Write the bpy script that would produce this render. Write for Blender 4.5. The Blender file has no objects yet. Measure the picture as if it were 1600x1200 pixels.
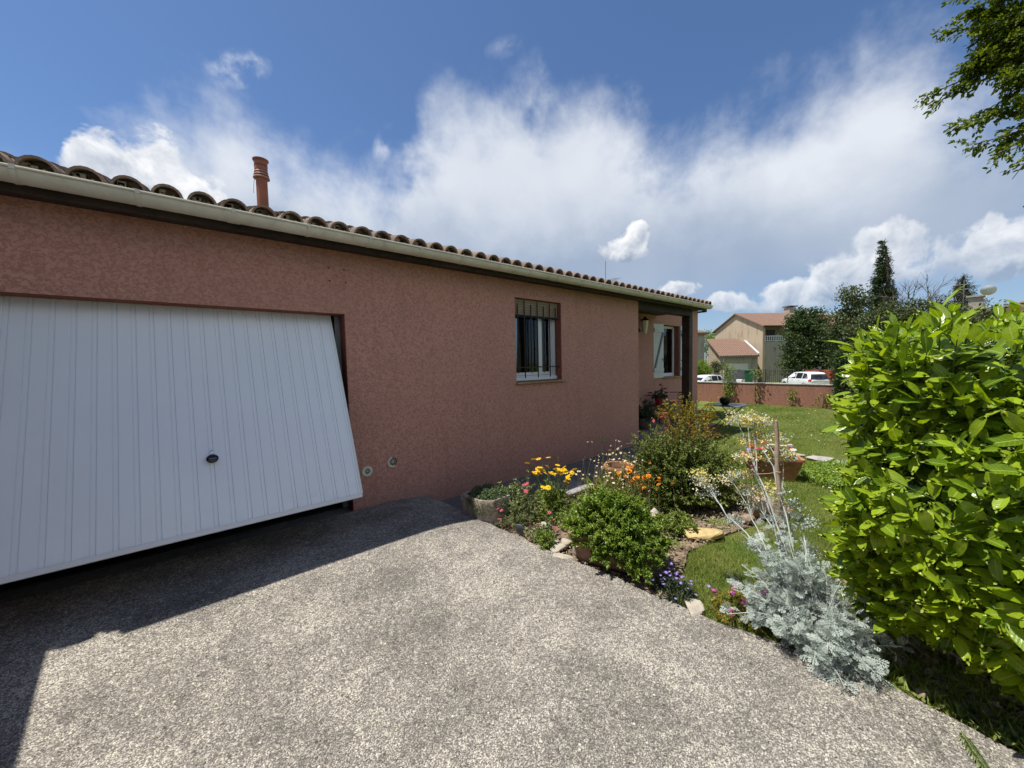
import bpy, bmesh, math, random
import numpy as np
from mathutils import Vector, Matrix

scene = bpy.context.scene
col = scene.collection
rng = np.random.default_rng(11)
random.seed(11)
R = math.radians

# ------------------------------------------------------------------ camera
CAM_YAW, CAM_PITCH, CAM_ROLL, CAM_H = R(49.715), R(-3.121), R(-1.269), 1.65
Fv = Vector((math.cos(CAM_PITCH) * math.cos(CAM_YAW), math.cos(CAM_PITCH) * math.sin(CAM_YAW), math.sin(CAM_PITCH)))
Rv = Vector((math.sin(CAM_YAW), -math.cos(CAM_YAW), 0))
Uv = Rv.cross(Fv)
R2 = Rv * math.cos(CAM_ROLL) + Uv * math.sin(CAM_ROLL)
U2 = -Rv * math.sin(CAM_ROLL) + Uv * math.cos(CAM_ROLL)
cam_data = bpy.data.cameras.new('camera')
cam_data.sensor_width = 36.0
cam_data.lens = 585.0 / 1600.0 * 36.0
cam_data.clip_start = 0.05
cam_data.clip_end = 3000
cam = bpy.data.objects.new('camera', cam_data)
col.objects.link(cam)
cam.matrix_world = Matrix(((R2.x, U2.x, -Fv.x, 0), (R2.y, U2.y, -Fv.y, 0), (R2.z, U2.z, -Fv.z, CAM_H), (0, 0, 0, 1)))
scene.camera = cam

# ------------------------------------------------------------------ exposure
scene.view_settings.view_transform = 'Standard'
scene.view_settings.look = 'None'
scene.view_settings.exposure = 0.66
scene.view_settings.gamma = 1.0
scene.cycles.max_bounces = 6
scene.cycles.diffuse_bounces = 3
scene.cycles.glossy_bounces = 2
scene.cycles.transparent_max_bounces = 12
scene.cycles.use_denoising = True

# ------------------------------------------------------------------ sun direction (towards the sun)
SUN = Vector((-0.84, 0.49, 2.74)).normalized()
SUN_EL = math.asin(SUN.z)
SUN_AZ = math.atan2(SUN.x, SUN.y)
sun_data = bpy.data.lights.new('sun', 'SUN')
sun_data.energy = 3.9
sun_data.angle = R(0.53)
sun_data.color = (1.0, 0.955, 0.88)
sun = bpy.data.objects.new('sun', sun_data)
col.objects.link(sun)
sun.location = (-20, 8, 40)
sun.rotation_euler = SUN.to_track_quat('Z', 'Y').to_euler()


# ------------------------------------------------------------------ node helper
class G:
    def __init__(s, nt):
        s.nt = nt

    def n(s, typ, ins=None, **props):
        nd = s.nt.nodes.new(typ)
        for k, v in props.items():
            setattr(nd, k, v)
        for k, v in (ins or {}).items():
            s.put(nd.inputs[k], v)
        return nd

    def put(s, sock, v):
        if isinstance(v, bpy.types.NodeSocket):
            s.nt.links.new(v, sock)
        elif isinstance(v, bpy.types.Node):
            s.nt.links.new(v.outputs[0], sock)
        else:
            if hasattr(sock.default_value, '__len__') and not hasattr(v, '__len__'):
                v = [v] * len(sock.default_value)
            if hasattr(v, '__len__') and len(v) == 3 and hasattr(sock.default_value, '__len__') and len(sock.default_value) == 4:
                v = (*v, 1)
            sock.default_value = v

    def m(s, op, a, b=None, c=None, clamp=False):
        nd = s.nt.nodes.new('ShaderNodeMath')
        nd.operation = op
        nd.use_clamp = clamp
        for i, v in enumerate((a, b, c)):
            if v is not None:
                s.put(nd.inputs[i], v)
        return nd.outputs[0]

    def vm(s, op, a, b=None):
        nd = s.nt.nodes.new('ShaderNodeVectorMath')
        nd.operation = op
        s.put(nd.inputs[0], a)
        if b is not None:
            s.put(nd.inputs[1], b)
        return nd.outputs[0]

    def mix(s, f, a, b, blend='MIX'):
        nd = s.nt.nodes.new('ShaderNodeMix')
        nd.data_type = 'RGBA'
        nd.blend_type = blend
        s.put(nd.inputs[0], f)
        s.put(nd.inputs[6], a)
        s.put(nd.inputs[7], b)
        return nd.outputs[2]

    def ss(s, e0, e1, x, o0=0.0, o1=1.0):
        nd = s.nt.nodes.new('ShaderNodeMapRange')
        nd.interpolation_type = 'SMOOTHSTEP'
        s.put(nd.inputs[0], x)
        s.put(nd.inputs[1], e0)
        s.put(nd.inputs[2], e1)
        s.put(nd.inputs[3], o0)
        s.put(nd.inputs[4], o1)
        return nd.outputs[0]

    def noise(s, vec, scale, detail=4, rough=0.55, dist=0.0, col=False):
        nd = s.n('ShaderNodeTexNoise', {'Vector': vec, 'Scale': scale, 'Detail': detail, 'Roughness': rough, 'Distortion': dist})
        return nd.outputs[1 if col else 0]

    def vor(s, vec, scale, feature='F1', out=0, rand=1.0):
        nd = s.n('ShaderNodeTexVoronoi', {'Vector': vec, 'Scale': scale, 'Randomness': rand}, feature=feature)
        return nd.outputs[out]

    def pos(s):
        return s.n('ShaderNodeNewGeometry').outputs['Position']

    def obj(s):
        return s.n('ShaderNodeTexCoord').outputs['Object']

    def bump(s, h, strength=0.5, dist=0.01, normal=None):
        ins = {'Height': h, 'Strength': strength, 'Distance': dist}
        if normal is not None:
            ins['Normal'] = normal
        return s.n('ShaderNodeBump', ins).outputs[0]


# ------------------------------------------------------------------ world: sky and clouds
world = bpy.data.worlds.new('World')
scene.world = world
world.use_nodes = True
world.cycles.sampling_method = 'MANUAL'
world.cycles.sample_map_resolution = 256
wnt = world.node_tree
wnt.nodes.clear()
g = G(wnt)
sky = g.n('ShaderNodeTexSky', sky_type='NISHITA', sun_disc=False, sun_elevation=SUN_EL, sun_rotation=SUN_AZ,
          altitude=200.0, air_density=1.0, dust_density=0.6, ozone_density=2.2)
dirn = g.vm('NORMALIZE', g.n('ShaderNodeTexCoord').outputs['Generated'])
sep = g.n('ShaderNodeSeparateXYZ', {0: dirn})
dx, dy, dz = sep.outputs
az = g.m('MULTIPLY', g.m('ARCTAN2', dy, dx), 57.2958)
el = g.m('MULTIPLY', g.m('ARCSINE', dz), 57.2958)
azel = g.n('ShaderNodeCombineXYZ', {0: az, 1: el, 2: 0.0}).outputs[0]
den = g.m('ADD', g.m('MAXIMUM', dz, 0.0), 0.16)
plane = g.n('ShaderNodeCombineXYZ', {0: g.m('DIVIDE', dx, den), 1: g.m('DIVIDE', dy, den), 2: 0.0}).outputs[0]
nA = g.noise(plane, 0.9, 3, 0.5, 0.1)
nB = g.noise(dirn, 5.5, 7, 0.58, 0.12)
nC = g.noise(dirn, 2.4, 3, 0.5, 0.2)
# upper limit of the veil of high cloud, in degrees of elevation by azimuth
nW = g.n('ShaderNodeTexNoise', {'Vector': dirn, 'Scale': 4.2, 'Detail': 5.0, 'Roughness': 0.58, 'Distortion': 0.1})
azw = g.m('ADD', az, g.m('MULTIPLY', g.m('SUBTRACT', nW.outputs[0], 0.5), 20.0))
fc = g.n('ShaderNodeFloatCurve', {'Value': g.m('DIVIDE', g.m('ADD', azw, 180.0), 360.0, clamp=True)})
cv = fc.mapping.curves[0]
pts = [(-180, 34), (-140, 40), (-100, 36), (-60, 40), (-25, 34), (-4, 23), (1, 26), (7, 29), (13, 30.5), (22, 30), (28, 28.5), (31, 30), (36, 34),
       (42, 34), (46, 38), (56, 36.5), (63, 32), (69, 26), (73, 25.5), (80, 28), (86, 29), (94, 24), (103, 18), (125, 24), (150, 32), (180, 34)]
cv.points[0].location = ((pts[0][0] + 180) / 360, pts[0][1] / 60)
cv.points[1].location = ((pts[-1][0] + 180) / 360, pts[-1][1] / 60)
for a_, e_ in pts[1:-1]:
    cv.points.new((a_ + 180) / 360, e_ / 60)
fc.mapping.update()
eltop = g.m('MULTIPLY', fc.outputs[0], 60.0)
jit = g.m('ADD', g.m('MULTIPLY', g.m('SUBTRACT', nB, 0.5), 20.0), g.m('MULTIPLY', g.m('SUBTRACT', nA, 0.5), 3.0))
edge = g.m('ADD', g.m('SUBTRACT', eltop, el), jit)
veil = g.ss(-2.0, 8.5, edge)
lowfade = g.ss(4.0, 14.0, g.m('ADD', el, g.m('MULTIPLY', g.m('SUBTRACT', nC, 0.5), 10.0)), 0.35, 1.0)
veil = g.m('MULTIPLY', g.m('MULTIPLY', veil, lowfade), 0.95)
brt = g.m('ADD', g.ss(13.0, 26.0, g.m('ADD', el, g.m('MULTIPLY', g.m('SUBTRACT', nB, 0.5), 12.0))), g.m('MULTIPLY', g.m('SUBTRACT', nC, 0.5), 1.2), clamp=True)
S = 0.10                                   # world strength; cloud radiance below is divided by it


def cl(c):
    return tuple(x / S for x in c)


veilcol = g.mix(brt, cl((0.235, 0.290, 0.380)), cl((0.520, 0.545, 0.585)))
skyc = g.mix(1.0, sky.outputs[0], (0.56, 0.67, 0.80), 'MULTIPLY')
cur = g.mix(veil, skyc, veilcol)
# heaped clouds: direction (azimuth, elevation) and half sizes
bil = g.noise(dirn, 13.0, 5, 0.58, 0.3)
bil2 = g.noise(g.vm('ADD', dirn, (0.010, -0.010, -0.016)), 13.0, 4, 0.58, 0.3)
heaps = [(92.6, 19.2, 4.6, 5.4), (97.0, 20.0, 2.0, 2.4), (88.0, 18.6, 3.2, 3.2),
         (32.8, 15.7, 3.4, 1.7), (31.6, 17.0, 2.0, 2.0),
         (12.6, 7.2, 5.0, 2.4), (6.4, 9.2, 5.5, 2.8), (5.2, 12.6, 3.4, 1.9), (-3.0, 9.3, 3.4, 3.2), (26.0, 9.6, 3.2, 1.5), (20.0, 7.4, 2.8, 1.3),
         (-28, 11, 6, 3), (118, 15, 6, 3.4), (-75, 13, 7, 3.4), (-125, 12, 7, 3.6), (165, 13, 7, 3.6)]
sw, sv = None, None
for a_, e_, ra, re in heaps:
    nd = wnt.nodes.new('ShaderNodeVectorMath')
    nd.operation = 'MULTIPLY_ADD'
    g.put(nd.inputs[0], azel)
    nd.inputs[1].default_value = (1 / ra, 1 / re, 0)
    nd.inputs[2].default_value = (-a_ / ra, -e_ / re, 0)
    dot = wnt.nodes.new('ShaderNodeVectorMath')
    dot.operation = 'DOT_PRODUCT'
    g.put(dot.inputs[0], nd.outputs[0])
    g.put(dot.inputs[1], nd.outputs[0])
    d2 = dot.outputs['Value']
    vy = g.n('ShaderNodeSeparateXYZ', {0: nd.outputs[0]}).outputs[1]
    w = g.m('POWER', 0.12, g.m('MINIMUM', d2, 12.0))
    wv_ = g.m('MULTIPLY', w, vy)
    sw = w if sw is None else g.m('ADD', sw, w)
    sv = wv_ if sv is None else g.m('ADD', sv, wv_)
q = g.m('LOGARITHM', g.m('MAXIMUM', sw, 1e-9), 0.12)
hh = g.m('DIVIDE', sv, g.m('MAXIMUM', sw, 1e-9))
f = g.m('ADD', g.m('SUBTRACT', 1.05, q), g.m('MULTIPLY', g.m('SUBTRACT', bil, 0.5), 4.4))
f = g.m('MULTIPLY', f, g.ss(2.4, 1.2, q))
msk = g.m('MULTIPLY', g.ss(0.0, 0.6, f), g.ss(30.0, 22.0, az, 0.95, 0.70))
lit = g.m('MULTIPLY', g.m('SUBTRACT', bil2, bil), 2.2)
shade = g.m('ADD', g.m('ADD', g.m('MULTIPLY', hh, 0.40), 0.52), lit, clamp=True)
hc = g.mix(shade, cl((0.215, 0.262, 0.345)), cl((0.70, 0.70, 0.70)))
cur = g.mix(msk, cur, hc)
# thin torn scraps
for a_, e_, ra, re, op in ((84.0, 32.4, 3.2, 2.2, 0.75), (67.2, 28.8, 1.6, 2.4, 0.6), (49.5, 39.0, 3.0, 1.4, 0.25), (-45, 46, 5, 3, .4), (140, 42, 6, 3, .4)):
    ua = g.m('DIVIDE', g.m('SUBTRACT', az, a_), ra)
    ue = g.m('DIVIDE', g.m('SUBTRACT', el, e_), re)
    ua = g.m('ADD', ua, g.m('MULTIPLY', ue, 0.6))
    ff = g.m('SUBTRACT', 1.0, g.m('ADD', g.m('MULTIPLY', ua, ua), g.m('MULTIPLY', ue, ue)), clamp=True)
    w = g.m('MULTIPLY', g.m('MULTIPLY', ff, g.ss(0.46, 0.72, bil)), op)
    cur = g.mix(w, cur, cl((0.60, 0.62, 0.65)))
bg = g.n('ShaderNodeBackground', {'Color': cur, 'Strength': S})
out = g.n('ShaderNodeOutputWorld', {'Surface': bg})


# ------------------------------------------------------------------ object helpers
OFS = {}


def link(name, mesh, mat, parent=None):
    o = bpy.data.objects.new(name, mesh)
    col.objects.link(o)
    if mat is not None and mesh is not None and len(mesh.materials) == 0:
        mesh.materials.append(mat)
    if parent is not None:
        o.parent = parent
        OFS[o.name] = OFS[parent.name]
    else:
        OFS[o.name] = Vector((0, 0, 0))
    return o


def tag(o, label, cat, group=None):
    o['label'] = label
    o['category'] = cat
    if group:
        o['group'] = group
    return o


def thing(name, label, cat, loc=(0, 0, 0), rotz=0.0, group=None, local=False):
    o = bpy.data.objects.new(name, None)
    col.objects.link(o)
    o.empty_display_size = 0.1
    o.location = loc
    o.rotation_euler = (0, 0, rotz)
    OFS[o.name] = Vector((0, 0, 0)) if (local or rotz) else Vector(loc)
    tag(o, label, cat, group)
    return o


class MB:
    def __init__(s):
        s.v, s.f = [], []

    def add(s, vs, fs):
        b = len(s.v)
        s.v += [tuple(v) for v in vs]
        s.f += [tuple(i + b for i in f) for f in fs]
        return s

    def box(s, x0, x1, y0, y1, z0, z1):
        return s.add([(x0, y0, z0), (x1, y0, z0), (x1, y1, z0), (x0, y1, z0), (x0, y0, z1), (x1, y0, z1), (x1, y1, z1), (x0, y1, z1)],
                     [(0, 3, 2, 1), (4, 5, 6, 7), (0, 1, 5, 4), (1, 2, 6, 5), (2, 3, 7, 6), (3, 0, 4, 7)])

    def cbox(s, x0, x1, y0, y1, z0, z1, c=0.004):
        # box with chamfered edges
        bm = bmesh.new()
        bmesh.ops.create_cube(bm, size=1.0)
        for v in bm.verts:
            v.co = Vector(((x0 + x1) / 2 + v.co.x * (x1 - x0), (y0 + y1) / 2 + v.co.y * (y1 - y0), (z0 + z1) / 2 + v.co.z * (z1 - z0)))
        bmesh.ops.bevel(bm, geom=bm.edges[:], offset=c, segments=1, affect='EDGES')
        bm.verts.index_update()
        s.add([v.co[:] for v in bm.verts], [[v.index for v in f.verts] for f in bm.faces])
        bm.free()
        return s

    def prism(s, poly, z0, z1):
        n = len(poly)
        vs = [(x, y, z0) for x, y in poly] + [(x, y, z1) for x, y in poly]
        fs = [tuple(range(n))[::-1], tuple(range(n, 2 * n))] + [(i, (i + 1) % n, n + (i + 1) % n, n + i) for i in range(n)]
        return s.add(vs, fs)

    def extr(s, prof, a, b, close=True, caps=True):
        # profile given as list of 3D points at a, moved by vector b
        n = len(prof)
        vs = [tuple(Vector(p) + Vector(a)) for p in prof] + [tuple(Vector(p) + Vector(b)) for p in prof]
        fs = [(i, (i + 1) % n, n + (i + 1) % n, n + i) for i in range(n if close else n - 1)]
        if caps and close:
            fs += [tuple(range(n))[::-1], tuple(range(n, 2 * n))]
        return s.add(vs, fs)

    def tube(s, pts, rad, n=6, cap=True):
        pts = [Vector(p) for p in pts]
        if not hasattr(rad, '__len__'):
            rad = [rad] * len(pts)
        vs, fs = [], []
        up = None
        for i, p in enumerate(pts):
            d = (pts[min(i + 1, len(pts) - 1)] - pts[max(i - 1, 0)])
            if d.length < 1e-9:
                d = Vector((0, 0, 1))
            d.normalize()
            if up is None:
                up = Vector((0, 0, 1)) if abs(d.z) < 0.9 else Vector((1, 0, 0))
            a = (up - d * up.dot(d))
            if a.length < 1e-6:
                a = d.orthogonal()
            a.normalize()
            up = a
            b = d.cross(a)
            for k in range(n):
                t = 2 * math.pi * k / n
                vs.append(tuple(p + (a * math.cos(t) + b * math.sin(t)) * rad[i]))
        for i in range(len(pts) - 1):
            for k in range(n):
                fs.append((i * n + k, i * n + (k + 1) % n, (i + 1) * n + (k + 1) % n, (i + 1) * n + k))
        if cap:
            fs.append(tuple(range(n))[::-1])
            fs.append(tuple(range((len(pts) - 1) * n, len(pts) * n)))
        return s.add(vs, fs)

    def lathe(s, c, prof, n=20, axis='z', cap=False):
        vs, fs = [], []
        for r, h in prof:
            for k in range(n):
                t = 2 * math.pi * k / n
                x, y = r * math.cos(t), r * math.sin(t)
                q = (x, y, h) if axis == 'z' else ((x, -h, y) if axis == 'y' else (h, x, y))
                vs.append((c[0] + q[0], c[1] + q[1], c[2] + q[2]))
        for i in range(len(prof) - 1):
            for k in range(n):
                fs.append((i * n + k, i * n + (k + 1) % n, (i + 1) * n + (k + 1) % n, (i + 1) * n + k))
        if cap:
            fs.append(tuple(range(n))[::-1])
            fs.append(tuple(range((len(prof) - 1) * n, len(prof) * n)))
        return s.add(vs, fs)

    def mesh(s, name, ofs=Vector((0, 0, 0)), smooth=False):
        me = bpy.data.meshes.new(name)
        me.from_pydata([(v[0] - ofs[0], v[1] - ofs[1], v[2] - ofs[2]) for v in s.v], [], s.f)
        me.validate()
        if smooth:
            me.shade_smooth()
            try:
                me.set_sharp_from_angle(angle=R(40))
            except Exception:
                pass
        me.update()
        return me

    def build(s, name, mat, parent=None, smooth=False):
        ofs = OFS[parent.name] if parent is not None else Vector((0, 0, 0))
        return link(name, s.mesh(name, ofs, smooth), mat, parent)

    def fix(s):
        return s


def struct(name, mb, mat, parent=None, smooth=False):
    o = mb.build(name, mat, parent, smooth)
    if parent is None:
        o['kind'] = 'structure'
    return o


def recenter(o):
    # put the origin of a one-mesh thing at the foot of its shape
    me = o.data
    n = len(me.vertices)
    a = np.empty(n * 3)
    me.vertices.foreach_get('co', a)
    a = a.reshape(-1, 3)
    c = np.array([(a[:, 0].min() + a[:, 0].max()) / 2, (a[:, 1].min() + a[:, 1].max()) / 2, a[:, 2].min()])
    me.vertices.foreach_set('co', (a - c).ravel())
    me.update()
    o.location = c
    return o


# ------------------------------------------------------------------ scattering of leaves into one mesh
def template(ts, ws, fold=0.18, curl=0.25, wave=0.0):
    """leaf along +x (length 1), width along y, normal +z; returns verts, faces"""
    vs, fs = [], []
    rows = []
    for i, (t, w) in enumerate(zip(ts, ws)):
        z = -curl * t * t
        if w <= 1e-4:
            rows.append([len(vs)])
            vs.append((t, 0, z))
        else:
            wz = wave * (1 if i % 2 else -1)
            rows.append([len(vs), len(vs) + 1, len(vs) + 2])
            vs += [(t, -w, z + fold * w + wz * w), (t, 0, z), (t, w, z + fold * w - wz * w)]
    for a, b in zip(rows[:-1], rows[1:]):
        if len(a) == 3 and len(b) == 3:
            fs += [(a[0], a[1], b[1], b[0])[::-1], (a[1], a[2], b[2], b[1])[::-1]]
        elif len(a) == 1 and len(b) == 3:
            fs += [(a[0], b[1], b[0]), (a[0], b[2], b[1])]
        elif len(a) == 3 and len(b) == 1:
            fs += [(a[0], a[1], b[0]), (a[1], a[2], b[0])]
    return np.array(vs), fs


LAUREL = template([0, .06, .2, .42, .68, .88, 1], [.012, .03, .13, .18, .165, .085, 0], .25, .16)
BROAD = template([0, .3, .7, 1], [.02, .22, .2, 0], .25, .25)
ROUND = template([0, .3, .7, 1], [.02, .34, .32, .05], .15, .2)
SLIM = template([0, .4, 1], [.03, .10, 0], .25, .3)
DIA = template([0, .45, 1], [0, .26, 0], .3, .2)
BLADE = (np.array([(0, -.03, 0), (0, .03, 0), (.55, -.022, .0), (.55, .022, .0), (1, 0, -.22)]), [(0, 1, 3, 2), (2, 3, 4)])
STRAP = template([0, .35, .7, 1], [.03, .045, .035, 0], .4, .5)


def lobed():
    # feathery, deeply cut leaf
    vs, fs = [], []

    def quad(a, b, w):
        a, b = np.array(a), np.array(b)
        d = b - a
        nrm = np.array([-d[1], d[0], 0])
        nrm = nrm / (np.linalg.norm(nrm) + 1e-9) * w
        k = len(vs)
        vs.extend([a - nrm * .55, a + nrm * .55, b + nrm, b - nrm])
        fs.append((k, k + 3, k + 2, k + 1))
    quad((0, 0, 0), (.55, 0, .02), .022)
    quad((.55, 0, .02), (1, 0, -.12), .035)
    for t, L in ((.3, .2), (.46, .3), (.62, .32), (.78, .26)):
        for sg in (-1, 1):
            e = (t + L * .75, sg * L, -.08 * t)
            quad((t, 0, .0), e, .028)
            mid = (t + L * .4, sg * L * .5, -.03)
            quad(mid, (mid[0] + .13, mid[1] + sg * .01, -.06), .022)
            quad(mid, (mid[0] + .0, mid[1] + sg * .13, -.06), .02)
    return np.array(vs), fs


LOBED = lobed()


def unit(a):
    return a / (np.linalg.norm(a, axis=-1, keepdims=True) + 1e-9)


def scatter_mesh(name, tmpl, pos, axis, nrm, size, ofs=(0, 0, 0), rnd=None, widthvar=0.15, uv=False, wmul=None):
    tv, tf = tmpl
    pos = np.asarray(pos, float) - np.array(ofs)[None]
    N, k = len(pos), len(tv)
    x = unit(np.asarray(axis, float))
    n = np.asarray(nrm, float)
    n = unit(n - (n * x).sum(1, keepdims=True) * x)
    y = np.cross(n, x)
    size = np.broadcast_to(np.asarray(size, float), (N,))
    wv = 1 + rng.uniform(-widthvar, widthvar, N)
    if wmul is not None:
        wv = wv * wmul
    V = (tv[None, :, 0:1] * x[:, None] + tv[None, :, 1:2] * y[:, None] * wv[:, None, None] + tv[None, :, 2:3] * n[:, None]) * size[:, None, None] + pos[:, None]
    me = bpy.data.meshes.new(name)
    me.vertices.add(N * k)
    me.vertices.foreach_set('co', V.reshape(-1))
    lens = np.array([len(f) for f in tf])
    flat = np.concatenate([np.array(f) for f in tf])
    L = (flat[None] + (np.arange(N) * k)[:, None]).ravel()
    me.loops.add(len(L))
    me.loops.foreach_set('vertex_index', L.astype(np.int32))
    tot = np.tile(lens, N)
    start = np.concatenate([[0], np.cumsum(tot)[:-1]])
    me.polygons.add(len(tot))
    me.polygons.foreach_set('loop_start', start.astype(np.int32))
    me.polygons.foreach_set('loop_total', tot.astype(np.int32))
    me.update(calc_edges=True)
    if rnd is None:
        rnd = rng.random(N)
    at = me.attributes.new('rnd', 'FLOAT', 'POINT')
    at.data.foreach_set('value', np.repeat(rnd, k).astype(np.float32))
    if uv:
        q2 = me.attributes.new('leaf_uv', 'FLOAT_VECTOR', 'POINT')
        q2.data.foreach_set('vector', np.tile(tv, (N, 1)).astype(np.float32).ravel())
    me.shade_smooth()
    return me


def scatter(name, mat, parent, tmpl, pos, axis, nrm, size, stuff=False, **kw):
    me = scatter_mesh(name, tmpl, pos, axis, nrm, size, ofs=OFS[parent.name] if parent is not None else (0, 0, 0), **kw)
    o = link(name, me, mat, parent)
    if stuff:
        o['kind'] = 'stuff'
    return o


def rdir(n, up=0.0):
    a = rng.normal(size=(n, 3))
    a = unit(a)
    a[:, 2] += up
    return unit(a)


# ------------------------------------------------------------------ materials
MATS = {}


def newmat(name):
    m = bpy.data.materials.new(name)
    m.use_nodes = True
    nt = m.node_tree
    nt.nodes.clear()
    gg = G(nt)
    gg.out = gg.n('ShaderNodeOutputMaterial')
    MATS[name] = m
    return m, gg


def finish(gg, color, rough=0.7, normal=None, metal=0.0, spec=0.4, **extra):
    ins = {'Base Color': color, 'Roughness': rough, 'Metallic': metal, 'Specular IOR Level': spec}
    ins.update(extra)
    if normal is not None:
        ins['Normal'] = normal
    p = gg.n('ShaderNodeBsdfPrincipled', ins)
    gg.put(gg.out.inputs['Surface'], p)
    return p


def plain(name, c, rough=0.6, metal=0.0, var=0.12, scale=30.0, bump=0.0, spec=0.4, dirt=0.0, vscale=None):
    m, gg = newmat(name)
    P = gg.obj()
    n1 = gg.noise(P, scale, 5, 0.6)
    n2 = gg.noise(P, scale * 0.13, 3, 0.5)
    f = gg.m('ADD', gg.m('MULTIPLY', n1, 0.5), gg.m('MULTIPLY', n2, 0.5))
    lo = tuple(x * (1 - var * 1.6) for x in c)
    hi = tuple(min(1, x * (1 + var)) for x in c)
    cc = gg.mix(gg.ss(0.3, 0.7, f), lo, hi)
    if dirt:
        cc = gg.mix(gg.m('MULTIPLY', gg.ss(0.5, 0.75, gg.noise(P, scale * 0.35, 6, 0.7, 0.6)), dirt), cc, tuple(x * 0.35 for x in c))
    nr = gg.bump(n1, bump, 0.004) if bump else None
    finish(gg, cc, rough, nr, metal, spec)
    return m


def leafmat(name, c1, c2, transl=0.35, rough=0.45, spec=0.4, tcol=None, spots=0.0):
    m, gg = newmat(name)
    at = gg.n('ShaderNodeAttribute', attribute_name='rnd').outputs['Fac']
    P = gg.pos()
    n = gg.noise(P, 3.5, 2, 0.5)
    f = gg.m('ADD', gg.m('MULTIPLY', at, 0.65), gg.m('MULTIPLY', gg.ss(0.3, 0.7, n), 0.35))
    cc = gg.mix(f, c1, c2)
    if spots:
        cc = gg.mix(gg.m('MULTIPLY', gg.ss(0.56, 0.72, gg.noise(P, 55.0, 3, 0.6)), spots), cc, tuple(x * 0.55 for x in c1))
    p = gg.n('ShaderNodeBsdfPrincipled', {'Base Color': cc, 'Roughness': rough, 'Specular IOR Level': spec})
    t = gg.n('ShaderNodeBsdfTranslucent', {'Color': gg.mix(1.0, cc, tcol or (1.25, 1.15, 0.45), 'MULTIPLY')})
    mx = gg.n('ShaderNodeMixShader', {0: transl, 1: p, 2: t})
    gg.put(gg.out.inputs['Surface'], mx)
    return m


def laurelmat(name, c1, c2, transl):
    m, gg = newmat(name)
    at = gg.n('ShaderNodeAttribute', attribute_name='rnd').outputs['Fac']
    uv = gg.n('ShaderNodeAttribute', attribute_name='leaf_uv').outputs['Vector']
    sx = gg.n('ShaderNodeSeparateXYZ', {0: uv}).outputs
    ay = gg.m('ABSOLUTE', sx[1])
    P = gg.pos()
    rib = gg.ss(0.020, 0.008, ay)
    vein = gg.m('SINE', gg.m('MULTIPLY', gg.m('SUBTRACT', sx[0], gg.m('MULTIPLY', ay, 0.9)), 62.0))
    cc = gg.mix(gg.m('POWER', at, 0.85), c1, c2)
    cc = gg.mix(gg.m('MULTIPLY', gg.ss(0.5, 0.7, gg.noise(P, 38.0, 4, 0.65)), 0.35), cc, tuple(x * 0.6 for x in c1))
    cc = gg.mix(gg.m('MULTIPLY', gg.ss(0.6, 1.0, vein), 0.18), cc, tuple(min(1, x * 1.3) for x in c2))
    cc = gg.mix(gg.m('MULTIPLY', rib, 0.75), cc, (0.46, 0.50, 0.13))
    h = gg.m('ADD', gg.m('ADD', gg.m('MULTIPLY', vein, -0.08), gg.m('MULTIPLY', rib, -0.8)), gg.m('MULTIPLY', gg.noise(P, 45.0, 2, 0.5), 1.6))
    nr = gg.bump(h, 0.35, 0.004)
    p = gg.n('ShaderNodeBsdfPrincipled', {'Base Color': cc, 'Roughness': gg.m('ADD', 0.20, gg.m('MULTIPLY', at, 0.12)), 'Specular IOR Level': 0.55, 'Normal': nr})
    t = gg.n('ShaderNodeBsdfTranslucent', {'Color': gg.mix(1.0, cc, (1.25, 1.2, 0.3), 'MULTIPLY')})
    gg.put(gg.out.inputs['Surface'], gg.n('ShaderNodeMixShader', {0: transl, 1: p, 2: t}))


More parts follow.
